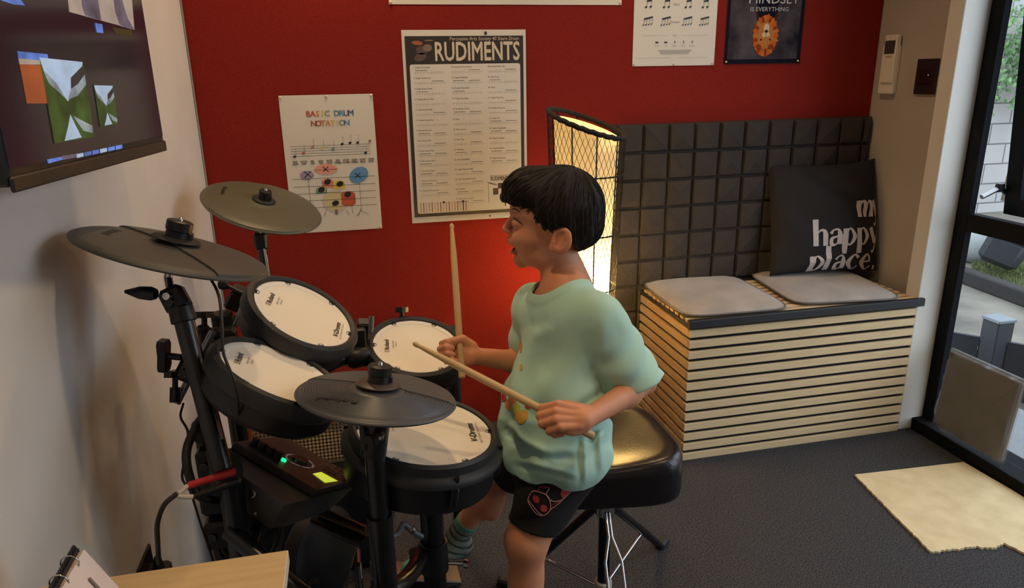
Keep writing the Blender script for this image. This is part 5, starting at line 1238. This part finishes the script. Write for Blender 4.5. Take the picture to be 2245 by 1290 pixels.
def f_head(P):
    p_ = (P-HC)@RHd/HSC
    E = lambda c, r, R=None: sd_ell(p_, V(*c), r, R)
    Cc = lambda a, b_, ra, rb: sd_cap(p_, V(*a), V(*b_), ra, rb)
    py = p_.copy(); py[:, 1] = np.abs(py[:, 1])
    Es = lambda c, r: sd_ell(py, V(*c), r)
    Cs = lambda a, b_, ra, rb: sd_cap(py, V(*a), V(*b_), ra, rb)
    d = smin(E((-10, 0, 20), (84, 70, 76)), E((28, 0, 24), (62, 60, 52)), 12)
    d = smin(d, E((36, 0, -30), (50, 54, 50)), 14)
    d = smin(d, E((34, 0, -70), (40, 45, 31)), 14)
    d = smin(d, Cc((70, 0, -86), (68, 0, -90), 14, 13), 12)
    d = smin(d, Es((60, 32, -34), (24, 19, 20)), 10)
    d = smin(d, E((74, 0, -44), (20, 26, 15)), 8)
    d = smin(d, Es((74, 22, 15), (15, 20, 8)), 8)            # brow
    d = smax(d, -Es((91, 28, 1), (16, 14, 8)), 9)            # eye socket
    d = smin(d, Es((72, 28, -3), (13, 16, 12)), 5)           # closed lids
    d = smin(d, Cc((84, 0, 4), (97, 0, -17), 6.0, 8.2), 6)
    d = smin(d, E((98, 0, -21), (8.5, 8.5, 7.5)), 4)
    d = smin(d, Cs((90, 8, -25), (91, 9, -25), 6.2, 6.2), 4)
    d = smax(d, -Cs((97, 5, -31), (92, 5.5, -25), 2.6, 2.2), 2)
    # mouth
    d = smax(d, -sd_ell(p_, V(88, 0, -58), V(24, 19, 8.2)), 4)
    for s_ in (0,):
        d = smin(d, Cs((93, 0, -42), (90, 9, -46), 5.0, 4.4), 4); d = smin(d, Cs((90, 9, -46), (73, 21, -57), 4.4, 3.2), 3)
        d = smin(d, Cs((86, 0, -70), (84, 9, -68), 5.2, 4.8), 4); d = smin(d, Cs((84, 9, -68), (72, 21, -58), 4.8, 3.0), 3)
    # ears
    a_ = radians(-16); Re = np.array([[cos(a_), 0, sin(a_)], [0, 1, 0], [-sin(a_), 0, cos(a_)]])
    b2 = radians(22); Rb = np.array([[cos(b2), sin(b2), 0], [-sin(b2), cos(b2), 0], [0, 0, 1]])
    qe = (py-V(-14, 72, -29))@Re@Rb
    ear = sd_ell(qe, V(0, 0, 0), V(22, 6.5, 28)); ear = smin(ear, sd_ell(qe, V(12, -1, -20), V(10, 5, 9)), 5)
    ear = smax(ear, -sd_ell(qe, V(1, 6.6, 2), V(13.5, 7.8, 18.5)), 2.0)
    ear = smin(ear, sd_cap(qe, V(-4, 2, -10), V(-8, 3, 12), 2.2, 2.2), 3); ear = smin(ear, sd_cap(qe, V(14, 1.5, -4), V(12, 3, -8), 3.4, 3), 3)
    d = smin(d, ear, 4)
    d = smin(d, Cc((0, 0, -62), (-32, 0, -150), 41, 50), 16)
    return d*HSC

def hand_prims(W_, f, n, s, sc=1.0, side=1):
    """fist: f wrist to knuckles, n back of hand, s towards the index side. Returns capsules (a, b, ra, rb) and palm ellipsoid"""
    cps = []; R = np.stack([f, n, s], 1)
    L_ = lambda x, y, z: W_+R@V(x, y, z)*sc
    off = (.021, .0075, -.006, -.019); ln = (1.0, 1.06, 1.0, .84); rad = (.0074, .0076, .0072, .0064)
    tips = []
    for k in range(4):
        z = off[k]; l = ln[k]; r_ = rad[k]*sc; kn = .056+(.003 if k in (1, 2) else 0)-(.004 if k == 3 else 0)
        c1, c2, c3 = radians(-38-5*k), radians(-128-4*k), radians(-205)
        a0 = V(.022, .004, z*.75); a1 = V(kn, .004, z); a2 = a1+V(cos(c1), sin(c1), .0)*.029*l; a3 = a2+V(cos(c2), sin(c2), 0)*.020*l; a4 = a3+V(cos(c3), sin(c3), 0)*.014*l
        pts = [L_(*x) for x in (a0, a1, a2, a3, a4)]
        cps.append([(pts[0], pts[1], r_*1.15, r_*1.15), (pts[1], pts[2], r_*1.08, r_), (pts[2], pts[3], r_, r_*.94), (pts[3], pts[4], r_*.94, r_*.82)]); tips.append((pts[4], pts[3]))
    th = [L_(*x) for x in ((.014, -.006, .020), (.034, -.018, .031), (.054, -.026, .024), (.066, -.027, .014))]
    thumb = [(th[0], th[1], .0125*sc, .0105*sc), (th[1], th[2], .0098*sc, .0086*sc), (th[2], th[3], .0086*sc, .0070*sc)]
    palm = (L_(.032, -.004, .001), V(.033, .0135, .0295)*sc, R)
    return cps, thumb, palm, L_
def f_hand(P, hp_):
    cps, thumb, palm, _ = hp_
    d = sd_ell(P, palm[0], palm[1], palm[2])
    for c_ in cps:
        fd = None
        for (a, b_, ra, rb) in c_:
            x = sd_cap(P, a, b_, ra, rb); fd = x if fd is None else smin(fd, x, .003)
        d = smin(d, fd, .0022)
    fd = None
    for (a, b_, ra, rb) in thumb: x = sd_cap(P, a, b_, ra, rb); fd = x if fd is None else smin(fd, x, .004)
    return smin(d, fd, .004)

# drumsticks
stL = (bp(1303, 958, 1.27), bp(905, 752, 1.30)); stR = (bp(1013, 830, 1.455), bp(990, 490, 1.58))
dL = nrm(stL[1]-stL[0]); dR = nrm(stR[1]-stR[0])
# left hand (near the camera): palm down, back of the hand towards the camera
n0 = nrm(EU*.62-EF*.75); nL = nrm(n0-dL*(n0@dL)); cL = cos(radians(-24)); sL_ = sin(radians(-24))
tL = np.cross(nL, dL); fL = nrm(dL*cL+tL*(-sL_) if (dL*cL+tL*(-sL_))@EU < (dL*cL-tL*(-sL_))@EU else dL*cL-tL*(-sL_)); sL = np.cross(fL, nL); sL = sL if sL@EF > 0 else -sL
gripL = stL[0]+dL*.054
WL = gripL-fL*.036+nL*.0195
HL = hand_prims(WL, fL, nL, sL, 1.10)
nR = nrm(EF*.9+EU*.1); nR = nrm(nR-dR*(nR@dR)); fR = nrm(-ER+EF*.12); fR = nrm(fR-nR*(fR@nR)); sR = nrm(np.cross(fR, nR)); sR = sR if sR@EU > 0 else -sR
gripR = stR[0]+dR*.056
WR = gripR-fR*.036+nR*.017
HR = hand_prims(WR, fR, nR, sR, .98)
GROUPS = []
def grp(c, r, f): GROUPS.append((np.array(c), r, f))
def f_torso(P):
    d = sd_ell(P, CHS, V(.098, .068, .12), RT); d = smin(d, sd_cap(P, RS, LS, .036, .036), .04); d = smin(d, sd_ell(P, WST, V(.09, .070, .12), RT), .04)
    d = smin(d, sd_ell(P, PEL, V(.098, .080, .075), RT), .04); d = smin(d, sd_cap(P, NB-V(0, 0, .05), NB+V(0, 0, .01), .055, .046), .04); return d
def f_armL(P): return smin(sd_cap(P, LS, LE, .036, .025), smin(sd_cap(P, LE, LE+(WL-LE)*.35, .025, .0255), sd_cap(P, LE+(WL-LE)*.35, WL+fL*.012, .0245, .0185), .02), .012)
def f_armR(P): return smin(sd_cap(P, RS, RE, .036, .028), smin(sd_cap(P, RE, RE+(WR-RE)*.35, .028, .0265), sd_cap(P, RE+(WR-RE)*.35, WR+fR*.012, .0255, .0175), .02), .012)
def f_leg(P, hp_, kn, an, toe):
    sh = nrm(an-kn); back = nrm(np.cross(sh, np.cross(toe-an, sh))); 
    d = sd_cap(P, hp_, kn, .064, .041); d = smin(d, sd_cap(P, kn, an, .036, .024), .03)
    d = smin(d, sd_ell(P, kn+nrm(toe-an)*.010, V(.034, .034, .040)), .03)
    cf = kn+(an-kn)*.34-nrm(toe-an)*.014; d = smin(d, sd_ell(P, cf, V(.031, .031, .085)), .03)
    heel = an+V(0, 0, -.035)-nrm(toe-an)*.018
    d = smin(d, sd_cap(P, heel, toe, .026, .021), .02); d = smin(d, sd_cap(P, an, (heel+toe)/2, .024, .026), .02); return d
toeL = LA+V(-.13, -.05, -.055); toeR = RA+V(-.125, .01, -.085)
fLL = lambda P: f_leg(P, LH, LK, LA, toeL); fRL = lambda P: f_leg(P, RH_, RK, RA, toeR)
grp(HC-V(0, 0, .05), .265, f_head); grp((CHS+PEL)/2+V(0, 0, .03), .37, f_torso)
grp((LS+WL)/2, np.linalg.norm(LS-WL)/2+.12, f_armL); grp((RS+WR)/2, np.linalg.norm(RS-WR)/2+.12, f_armR)
grp(WL+fL*.04, .075, lambda P: f_hand(P, HL)); grp(WR+fR*.04, .075, lambda P: f_hand(P, HR))
grp(LK, .46, fLL); grp((RK+RA)/2, .36, fRL)
KS = [0, .02, .02, .02, .012, .012, .03, .03]
def f_body(P):
    d = np.full(len(P), 1.0)
    for (c, r, f), k in zip(GROUPS, KS):
        dist = np.linalg.norm(P-c, axis=1)-r; m_ = dist < 0; val = np.maximum(dist, 0)+.06
        if m_.any():
            val[m_] = f(P[m_])
        # blend only where this part really was evaluated
        d = np.where(m_ & (np.minimum(d, val) < .05), smin(d, val, max(k, 1e-5)), np.minimum(d, val))
    return d
M_skin = mat('skin', (206, 140, 104), .55, sss=.25, noise=.03, nscale=20)
M_lip = mat('lips', (176, 92, 84), .45, sss=.2)
M_mouth = mat('mouth_interior', (74, 22, 22), .5)
boy = root('person', (float(PEL[0]), float(PEL[1]), 0.0), 'boy in mint T-shirt and black shorts playing the electronic drums, laughing', 'person')
hN = .0024
Vb, Fb = surface_nets(f_body, V(-.05, .95, -.02), V(.75, 1.80, 1.30), hN)
Vb = relax(Vb, Fb, 1, .5)
fc = Vb[Fb].mean(1); hlc = (fc-HC)@RHd/HSC; mi = np.zeros(len(Fb), int)
yy = np.abs(hlc[:, 1])
lipd = np.minimum.reduce([sd_cap(np.abs(hlc*[1, 1, 1])*[1, 1, 1]*[1, 1, -1] if False else np.stack([hlc[:, 0], yy, hlc[:, 2]], 1), V(*a), V(*b_), ra, rb) for a, b_, ra, rb in (((93, 0, -44), (90, 9, -48), 3.9, 3.4), ((90, 9, -48), (74, 20, -57), 3.4, 2.6), ((86, 0, -69), (84, 9, -67), 4.4, 4.0), ((84, 9, -67), (73, 20, -58), 4.0, 2.4))])
mi[(lipd < 1.2) & (hlc[:, 0] > 60)] = 1
inm = sd_ell(hlc, V(88, 0, -58), V(22, 17.5, 7.2)); mi[(inm < 1.5) & (hlc[:, 0] < 86) & (hlc[:, 0] > 55) & (yy < 19)] = 2
np_mesh('body', Vb, Fb, [M_skin, M_lip, M_mouth], boy, mi)
# teeth, closed eyes, brows
q = MB()
for zc, w_ in ((-51.5, 13), (-66, 11)):
    for k in range(7): a = (k-3)/3.6; q.box(hl(84-5.5*a*a*(1 if zc > -60 else 1)-(0 if zc > -60 else 4), a*w_, zc), (.0035, .0036, .0055 if zc > -60 else .004), RHd@np.array(Matrix.Rotation(a*.7, 3, 'Z')), .001)
q.build('teeth', mat('teeth_white', (226, 214, 198), .3), boy, 30)
from mathutils.bvhtree import BVHTree
bvh = BVHTree.FromPolygons(Vb.tolist(), Fb.tolist())
def onskin(x, y, z, off=.0006, s_=1):
    o_ = hl(x+25, y+s_*70, z+4); d = nrm(hl(x, y, z)-o_); r_ = bvh.ray_cast(Vector(o_), Vector(d), .4)
    return (np.array(r_[0])+np.array(r_[1])*off) if r_[0] is not None else hl(x, y, z)
def skin_tube(nm, pts, rad, m, s_):
    q = MB(); q.tube([onskin(*p_, s_=s_) for p_ in spline(pts, 5)], rad if np.isscalar(rad) else np.interp(np.linspace(0, 1, len(spline(pts, 5))), np.linspace(0, 1, len(rad)), rad), 6); return q.build(nm, m, boy, 60)
M_lash = mat('eyelash_black', (26, 16, 14), .6); M_brow = mat('eyebrow_dark', (52, 34, 28), .8)
for s_ in (1, -1):
    skin_tube('closed_eye', [(78, s_*17, 7), (74, s_*25, 7.5), (66, s_*33, 2.5), (59, s_*38, -3)], [.0004, .0013, .0013, .0005], M_lash, s_)
    skin_tube('eyebrow', [(80, s_*14, 24), (73, s_*25, 27), (62, s_*34, 22)], [.0007, .0014, .0005], M_brow, s_)

# hair
HLX = np.array([130, 104, 92, 80, 62, 46, 33, 21, 8, -6, -18, -32, -38, -44, -60, -130.]); HLZ = np.array([46, 44, 38, 36, 32, 24, 8, -7, -12, -7, -3, -20, -48, -62, -70, -56.])
def f_hair_l(p_):
    E = lambda c, r: sd_ell(p_, V(*c), V(*r))
    d = smin(E((-12, 0, 24), (90, 77, 84)), E((46, 0, 58), (56, 62, 48)), 16)
    d = smin(d, E((-34, 0, -14), (66, 68, 52)), 14)
    d = smin(d, E((78, 0, 52), (24, 46, 22)), 14)
    u = p_-V(-48, 0, 90); az = np.arctan2(u[:, 1], u[:, 0]); 
    d = d-1.3*np.sin(az*26+2.5*np.sin(az*7)+u[:, 2]*.03)-.9*np.sin(az*61+u[:, 0]*.05)
    cut = np.interp(p_[:, 0], HLX[::-1], HLZ[::-1])+3.6*np.sin(p_[:, 0]*.42+p_[:, 1]*.25)+2.5*np.sin(p_[:, 1]*.5)+2.0*np.sin(p_[:, 0]*.95+1)
    cz = cut-p_[:, 2]
    return smax(d, cz*.75, 4)
def f_hair(P): return f_hair_l((P-HC)@RHd/HSC)*HSC
Vh, Fh = surface_nets(f_hair, HC-V(.16, .16, .12), HC+V(.16, .16, .16), .0022)
M_hair = mat('black_hair', (30, 23, 22), .62, noise=.25, nscale=60, spec=.3)
hair = np_mesh('hair', relax(Vh, Fh, 1, .4), Fh, M_hair, boy)
rs = np.random.RandomState(8); q = MB()
def f_hb(p_):
    E = lambda c, r: sd_ell(p_, V(*c), V(*r))
    return smin(smin(smin(E((-12, 0, 24), (90, 77, 84)), E((46, 0, 58), (56, 62, 48)), 16), E((-34, 0, -14), (66, 68, 52)), 14), E((78, 0, 52), (24, 46, 22)), 14)
N = 2600; u = rs.randn(N, 3); u /= np.linalg.norm(u, axis=1)[:, None]; p_ = V(0, 0, 25)+u*85; crown = V(-48, 0, 100)
def proj_(p_, it=3):
    for _ in range(it):
        d = f_hb(p_); g_ = np.stack([f_hb(p_+e)-d for e in np.eye(3)*.5], 1)/.5; g_ /= np.linalg.norm(g_, axis=1)[:, None]; p_ = p_-g_*d[:, None]
    return p_, g_
p_, g_ = proj_(p_); fr_ = p_[:, 0] > 30; cutz = np.interp(p_[:, 0], HLX[::-1], HLZ[::-1]); kp = p_[:, 2] > cutz+2; p_ = p_[kp]
path = [p_]; L_ = rs.uniform(4.0, 7.5, len(p_))[:, None]
for k in range(7):
    cur = path[-1]; dd = cur-crown; dd[:, 2] -= 6+k*3; dd += rs.randn(*dd.shape)*3; dd /= np.linalg.norm(dd, axis=1)[:, None]
    nx_, g_ = proj_(cur+dd*L_, 2); nx_ = nx_+g_*(.8+.5*k*(rs.rand(len(nx_), 1)))*.5; path.append(nx_)
path = np.array(path)
for i in range(path.shape[1]):
    pts = path[:, i]; x_ = pts[:, 0]; zc = np.interp(x_, HLX[::-1], HLZ[::-1]); lim = -5-rs.rand()*9 if pts[0, 0] > 25 else -1
    pts = pts[(pts[:, 2]-zc) > lim]
    if len(pts) < 3: continue
    m_ = len(pts); q.tube([HC+RHd@(a*HSC) for a in pts], [(.0008+.0004*(k in (1, 2)))*(1-(k/(m_-1))**2*.85) for k in range(m_)], 4, caps=False)
for i in range(80):      # fringe tips standing off the forehead
    y_ = rs.uniform(-42, 42); x0_, z0_ = 92-abs(y_)**2*.006, rs.uniform(54, 84); e_ = rs.uniform(8, 20)
    q.tube([hl(x0_-14, y_*.9, z0_+8), hl(x0_+4, y_, z0_), hl(x0_+8+e_*.3, y_*1.03, z0_-e_*.7), hl(x0_+7+e_*.35, y_*1.05, z0_-e_*1.25)], [.0016, .0017, .0011, .0003], 4, caps=False)
q.build('hair_strands', M_hair, boy, 80)

# T-shirt
hemP = [bp(1100, 1004, 1.49), bp(1195, 1072, 1.40), bp(1330, 1040, 1.48)]
hn = nrm(np.cross(hemP[1]-hemP[0], hemP[2]-hemP[0])); hn = hn if hn[2] < 0 else -hn
sEL = bp(1396, 845, 1.435); nEL = nrm(ER*.40-EU*.92+EF*.05); sER = bp(1160, 770, 1.58); nER = nrm(sER-RS-V(.0, 0, .01))
NC = bp(1240, 606, 1.452)
FOLDS = [(1104, 935, 1135, 978, .006, 9), (1135, 978, 1192, 1006, .007, 10), (1192, 1006, 1262, 1004, .005, 10), (1128, 1020, 1260, 1052, .004, 7), (1340, 850, 1262, 900, .008, 12), (1336, 905, 1282, 975, .005, 11), (1300, 690, 1296, 800, .004, 16), (1296, 800, 1334, 858, .006, 9), (1352, 705, 1372, 800, .004, 12), (1392, 730, 1420, 820, .004, 11), (1345, 770, 1362, 850, .0035, 9), (1206, 700, 1160, 720, .003, 14), (1270, 960, 1272, 1060, .0045, 7), (1300, 940, 1306, 1040, .004, 9), (1230, 930, 1150, 900, .003, 12), (1330, 640, 1372, 700, .0025, 8)]
def shirt_outer(P):
    l_ = (P-CHS)@RT; a, b_, z = l_[:, 0], l_[:, 1], l_[:, 2]
    d = sd_ell(P, bp(1240, 740, 1.455), V(.112, .082, .135), RT)
    d = smin(d, sd_cap(P, RS+V(0, 0, -.002), LS+V(0, 0, -.002), .045, .047), .035)
    d = smin(d, sd_ell(P, bp(1216, 900, 1.47), V(.128, .100, .135), RT), .05)
    d = smin(d, sd_ell(P, bp(1214, 985, 1.49), V(.124, .112, .110), RT), .05)
    d = smin(d, sd_cap(P, NB+V(0, 0, -.045), NB+V(0, 0, -.005), .062, .052), .035)
    low = 1/(1+np.exp((z+.07)*40))
    d = d-low*(.0055*np.sin(46*z+30*a+2.0*np.sin(14*a))+.0030*np.sin(88*a-30*z+1.3))
    d = d-.0022*np.sin(55*(z*.8-a)+1)*(1-low)
    # drag lines from the near armpit towards the waist
    q_ = P-CAM; dz = q_@EF; u_ = W/2+FPX*(q_@ER)/dz; v_ = H/2-FPX*(q_@EU)/dz; front = np.clip((1.60-dz)/.06, 0, 1)
    for (x0_, y0_, x1_, y1_, am, wd) in FOLDS:
        ab = np.array([x1_-x0_, y1_-y0_]); l2 = ab@ab; rx_, ry_ = u_-x0_, v_-y0_; t_ = np.clip((rx_*ab[0]+ry_*ab[1])/l2, 0, 1)
        sg = (rx_*ab[1]-ry_*ab[0])/sqrt(l2); ds = np.hypot(rx_-t_*ab[0], ry_-t_*ab[1])
        d = d+front*am*(np.exp(-(ds/wd)**2)-.9*np.exp(-((ds-wd*1.5)/wd)**2)*(sg > 0))*np.clip(np.sin(pi*np.clip(t_*.9+.05, 0, 1))*1.6, 0, 1)
    arm = sd_cap(P, LS, sEL+nEL*.03, .050, .068); sl_ = (P-LS)@nrm(sEL-LS)
    arm = arm-.0030*np.sin(sl_*95+((P-LS)@EF)*55)*np.clip(sl_*12, 0, 1)-.0025*np.sin(sl_*40+((P-LS)@EU)*80)
    d = smin(d, smax(arm, (P-sEL)@nEL, .004), .018)
    armr = sd_cap(P, RS, sER+nER*.03, .046, .050)-.0025*np.sin(((P-RS)@nER)*90); d = smin(d, smax(armr, (P-sER)@nER, .004), .016)
    return d
def shirt(P):
    d = shirt_outer(P)
    neck = sd_ell(P, NC+cnv*.016+V(0, 0, -.016), V(.058, .064, .064), RT)
    band = np.clip((.015-neck)/.003, 0, 1)*.0016
    sh_ = np.abs(d+.003-band*.5)-.003-band
    hem = (P-hemP[0])@hn; armd = sd_cap(P, LS+(sEL-LS)*.35, sEL+nEL*.05, .085, .10); armrd = sd_cap(P, RS+(sER-RS)*.35, sER+nER*.05, .08, .08)
    cutL = np.where(armd < 0, (P-sEL)@nEL, -1); cutR = np.where(armrd < 0, (P-sER)@nER, -1)
    sh_ = np.maximum(sh_, hem); 
    sh_ = smax(sh_, -sd_cap(P, sEL-nEL*.035, sEL+nEL*.06, .050, .0625), .002); sh_ = smax(sh_, -sd_cap(P, sER-nER*.03, sER+nER*.06, .036, .046), .002)
    return smax(sh_, -neck, .003)
Vs, Fs = surface_nets(shirt, V(.10, 1.0, .45), V(.75, 1.72, 1.12), .0026)
Vs = relax(Vs, Fs, 3, .5)
M_mint = mat('mint_cotton', (176, 216, 200), .88, bump=.12, bscale=700, noise=.02, nscale=12, sheen=.15)
np_mesh('t_shirt', Vs, Fs, M_mint, boy)
def gradf(f, P, e=.0005):
    d = f(P); return d, np.stack([(f(P+V(*[e if a == k else 0 for a in range(3)]))-d)/e for k in range(3)], 1)
def curve_on(f1, f2, P, it=14):
    for _ in range(it):
        for f in (f1, f2):
            d, g_ = gradf(f, P); P = P-g_*(d/np.maximum((g_**2).sum(1), 1e-6))[:, None]*.8
    return P
NCc = NC+cnv*.016+V(0, 0, -.016); aa = np.linspace(0, 2*pi, 90, endpoint=False)
seed = np.array([NCc+RT@V(.058*cos(a), .064*sin(a), -.005) for a in aa])
fneck = lambda o_: (lambda P: sd_ell(P, NCc, V(.058, .064, .064), RT)-o_)
fout = lambda o_: (lambda P: shirt_outer(P)-o_)
q = MB(); rows = [curve_on(fneck(o1), fout(o2), seed) for o1, o2 in ((.0015, -.0035), (-.0005, -.0005), (.001, .0022), (.006, .0026), (.0115, .0022), (.0135, .0002))]
for k_ in range(len(rows)): rows[k_] = (np.roll(rows[k_], 1, 0)+rows[k_]*2+np.roll(rows[k_], -1, 0))/4
vs = np.concatenate(rows); nA = len(aa); q.add(vs, [(i*nA+k, i*nA+(k+1) % nA, (i+1)*nA+(k+1) % nA, (i+1)*nA+k) for i in range(len(rows)-1) for k in range(nA)])
q.build('collar', M_mint, boy, 80)

# shorts
LKs = LH+(LK-LH)*.84; RKs = RH_+(RK-RH_)*.80; nLs, nRs = nrm(nrm(LK-LH)+V(0, 0, -.55)), nrm(RK-RH_)
def shorts_outer(P):
    d = sd_ell(P, PEL+V(0, 0, .0), V(.116, .100, .085), RT)
    a = sd_cap(P, LH, LK, .076, .056); b_ = sd_cap(P, RH_, RK, .074, .062)
    u = (P-LH)@nLs; a = a-.0028*np.sin(u*70+((P-LH)@ER)*45)
    return smin(smin(d, a, .03), b_, .02)
def shorts(P):
    d = shorts_outer(P); s_ = np.abs(d+.003)-.003
    s_ = np.where(sd_cap(P, LKs-nLs*.02, LK+nLs*.1, .1, .1) < 0, np.maximum(s_, (P-LKs)@nLs), s_)
    s_ = np.where(sd_cap(P, RKs-nRs*.02, RK+nRs*.1, .09, .09) < 0, np.maximum(s_, (P-RKs)@nRs), s_)
    return np.maximum(s_, (P-PEL)[:, 2]-.07)
Vo, Fo = surface_nets(shorts, V(.12, 1.0, .33), V(.62, 1.72, .68), .003)
np_mesh('shorts', relax(Vo, Fo, 1, .5), Fo, mat('black_jersey', (15, 13, 15), .9, bump=.1, bscale=500), boy)
# socks
def sock(an, toe, kn, nm, lab=None):
    base = lambda P: f_leg(P, kn+V(0, 0, .3), kn, an, toe)
    up_ = nrm(kn-an)
    def f(P):
        d = base(P)-.0035; s_ = np.maximum(d, -(d+.004)); return np.maximum(s_, (P-(an+up_*.075))@up_)
    c_ = (an+toe)/2; v, f_ = surface_nets(f, c_-V(.17, .13, .12), c_+V(.17, .13, .20), .003); v = relax(v, f_, 1, .5)
    hh_ = (v[f_].mean(1)-an)@up_; frac = (v[f_].mean(1)-an)@nrm(toe-an)
    mi_ = np.where((hh_ > .058) | ((hh_ < -.018) & (frac < .02)) | (frac > .10), 1, np.where(np.sin(hh_*300) > .55, 2, 0))
    np_mesh(nm, v, f_, [mat('sock_grey', (128, 138, 128), .9), mat('sock_teal', (92, 150, 136), .9), mat('sock_dark', (66, 74, 70), .9)], boy, mi_)
sock(RA, toeR, RK, 'sock'); sock(LA, toeL, LK, 'sock')

# printed marks on shirt and shorts, laid on the cloth
def decal(bv, q, px, py, rx, ry, rot, mi, r_in=0.0, off=.0009, n=26):
    pts = []
    for k in range(n):
        a = k/n*2*pi; x, y = rx*cos(a), ry*sin(a); pts.append((px+x*cos(rot)-y*sin(rot), py+x*sin(rot)+y*cos(rot)))
    rings = [1, .66, .33] if r_in == 0 else [1, r_in]; vs = []
    for s_ in rings:
        for (x, y) in pts: vs.append((px+(x-px)*s_, py+(y-py)*s_))
    if r_in == 0: vs.append((px, py))
    w3 = []
    for x, y in vs:
        d = Vector(nrm(ray(x, y))); h_ = bv.ray_cast(Vector(CAM), d, 3)
        if h_[0] is None: return
        nn = np.array(h_[1]); nn = nn if nn@ray(x, y) < 0 else -nn; w3.append(np.array(h_[0])+nn*off)
    fs = [(i*n+k, i*n+(k+1) % n, (i+1)*n+(k+1) % n, (i+1)*n+k) for i in range(len(rings)-1) for k in range(n)]
    if r_in == 0: fs += [((len(rings)-1)*n+k, (len(rings)-1)*n+(k+1) % n, len(vs)-1) for k in range(n)]
    q.add(w3, fs, mi)
bs = BVHTree.FromPolygons(Vs.tolist(), Fs.tolist()); bo = BVHTree.FromPolygons(Vo.tolist(), Fo.tolist())
q = MB()
for (x, y, rx, ry, rt, m_) in ((1120, 886, 12, 14, .2, 0), (1131, 897, 11, 12, 0, 1), (1146, 915, 10, 16, .5, 2), (1158, 890, 7, 7, 0, 3), (1136, 912, 6, 9, 0, 2), (1106, 872, 5, 9, 0, 3), (1143, 905, 5, 8, .6, 1), (1143, 806, 3, 7, 0, 2), (1142, 760, 3, 14, 0, 0)): decal(bs, q, x, y, rx, ry, rt, m_, off=.0009+.0003*m_)
q.build('shirt_print', [mat('print_shirt_orange', (214, 136, 84), .8), mat('print_shirt_lime', (184, 190, 90), .8), mat('print_shirt_amber', (214, 164, 70), .8), mat('print_shirt_red', (186, 56, 56), .8)], boy)
def dline(bv, q, pts, w, mi, off=.0012):
    P_ = spline([(x, y, 0) for x, y in pts], 6); w3 = []
    for (x, y, _) in P_:
        h_ = bv.ray_cast(Vector(CAM), Vector(nrm(ray(x, y))), 3)
        if h_[0] is None: continue
        w3.append(np.array(h_[0])-nrm(ray(x, y))*off)
    if len(w3) > 2: q.tube(w3, w, 5, mi=mi)
q = MB()
dline(bo, q, [(1157, 1096), (1165, 1080), (1177, 1078), (1200, 1088), (1207, 1108), (1204, 1122), (1190, 1131), (1175, 1126), (1160, 1106), (1157, 1096)], .0009, 0)
dline(bo, q, [(1157, 1096), (1178, 1122), (1190, 1131)], .0007, 0); dline(bo, q, [(1178, 1078), (1186, 1068), (1206, 1071)], .0008, 1); dline(bo, q, [(1204, 1072), (1198, 1086), (1210, 1099), (1228, 1098), (1240, 1086)], .0008, 0)
dline(bo, q, [(1207, 1118), (1228, 1102), (1252, 1078)], .0009, 0); dline(bo, q, [(1210, 1108), (1235, 1096)], .0007, 1)
decal(bo, q, 1175.5, 1095, 6.5, 9, -.5, 1); decal(bo, q, 1192, 1115, 7.5, 8.5, -.5, 1); decal(bo, q, 1238, 1080, 8, 12, .5, 1)
q.build('shorts_print', [mat('print_pale_pink', (206, 150, 146), .8), mat('print_crimson', (176, 52, 60), .8)], boy)

# the two drumsticks
M_stick = mat('hickory', (206, 170, 118), .5, noise=.05, nscale=30)
def stick(a, b_, label):
    d = nrm(b_-a); L_ = np.linalg.norm(b_-a); R = frame_z(d); t = root('drumstick', a, label, 'drumstick')
    r0_ = .0075; sh_ = L_*.78
    q = MB(); q.lathe([(.0001, 0), (r0_*.8, .0008), (r0_, .003), (r0_, sh_*.7), (r0_*.93, sh_), (r0_*.62, L_-.026), (r0_*.50, L_-.014)], a, R, 20); q.build('shaft', M_stick, t, 50)
    q = MB(); q.lathe([(r0_*.50, L_-.0145), (r0_*.66, L_-.010), (r0_*.68, L_-.006), (r0_*.4, L_-.001), (.0001, L_)], a, R, 16); q.build('tip', M_stick, t, 60)
stick(*stL, 'pale wooden drumstick in the near hand, slanting across to the tom')
stick(*stR, 'pale wooden drumstick held upright in the far hand')
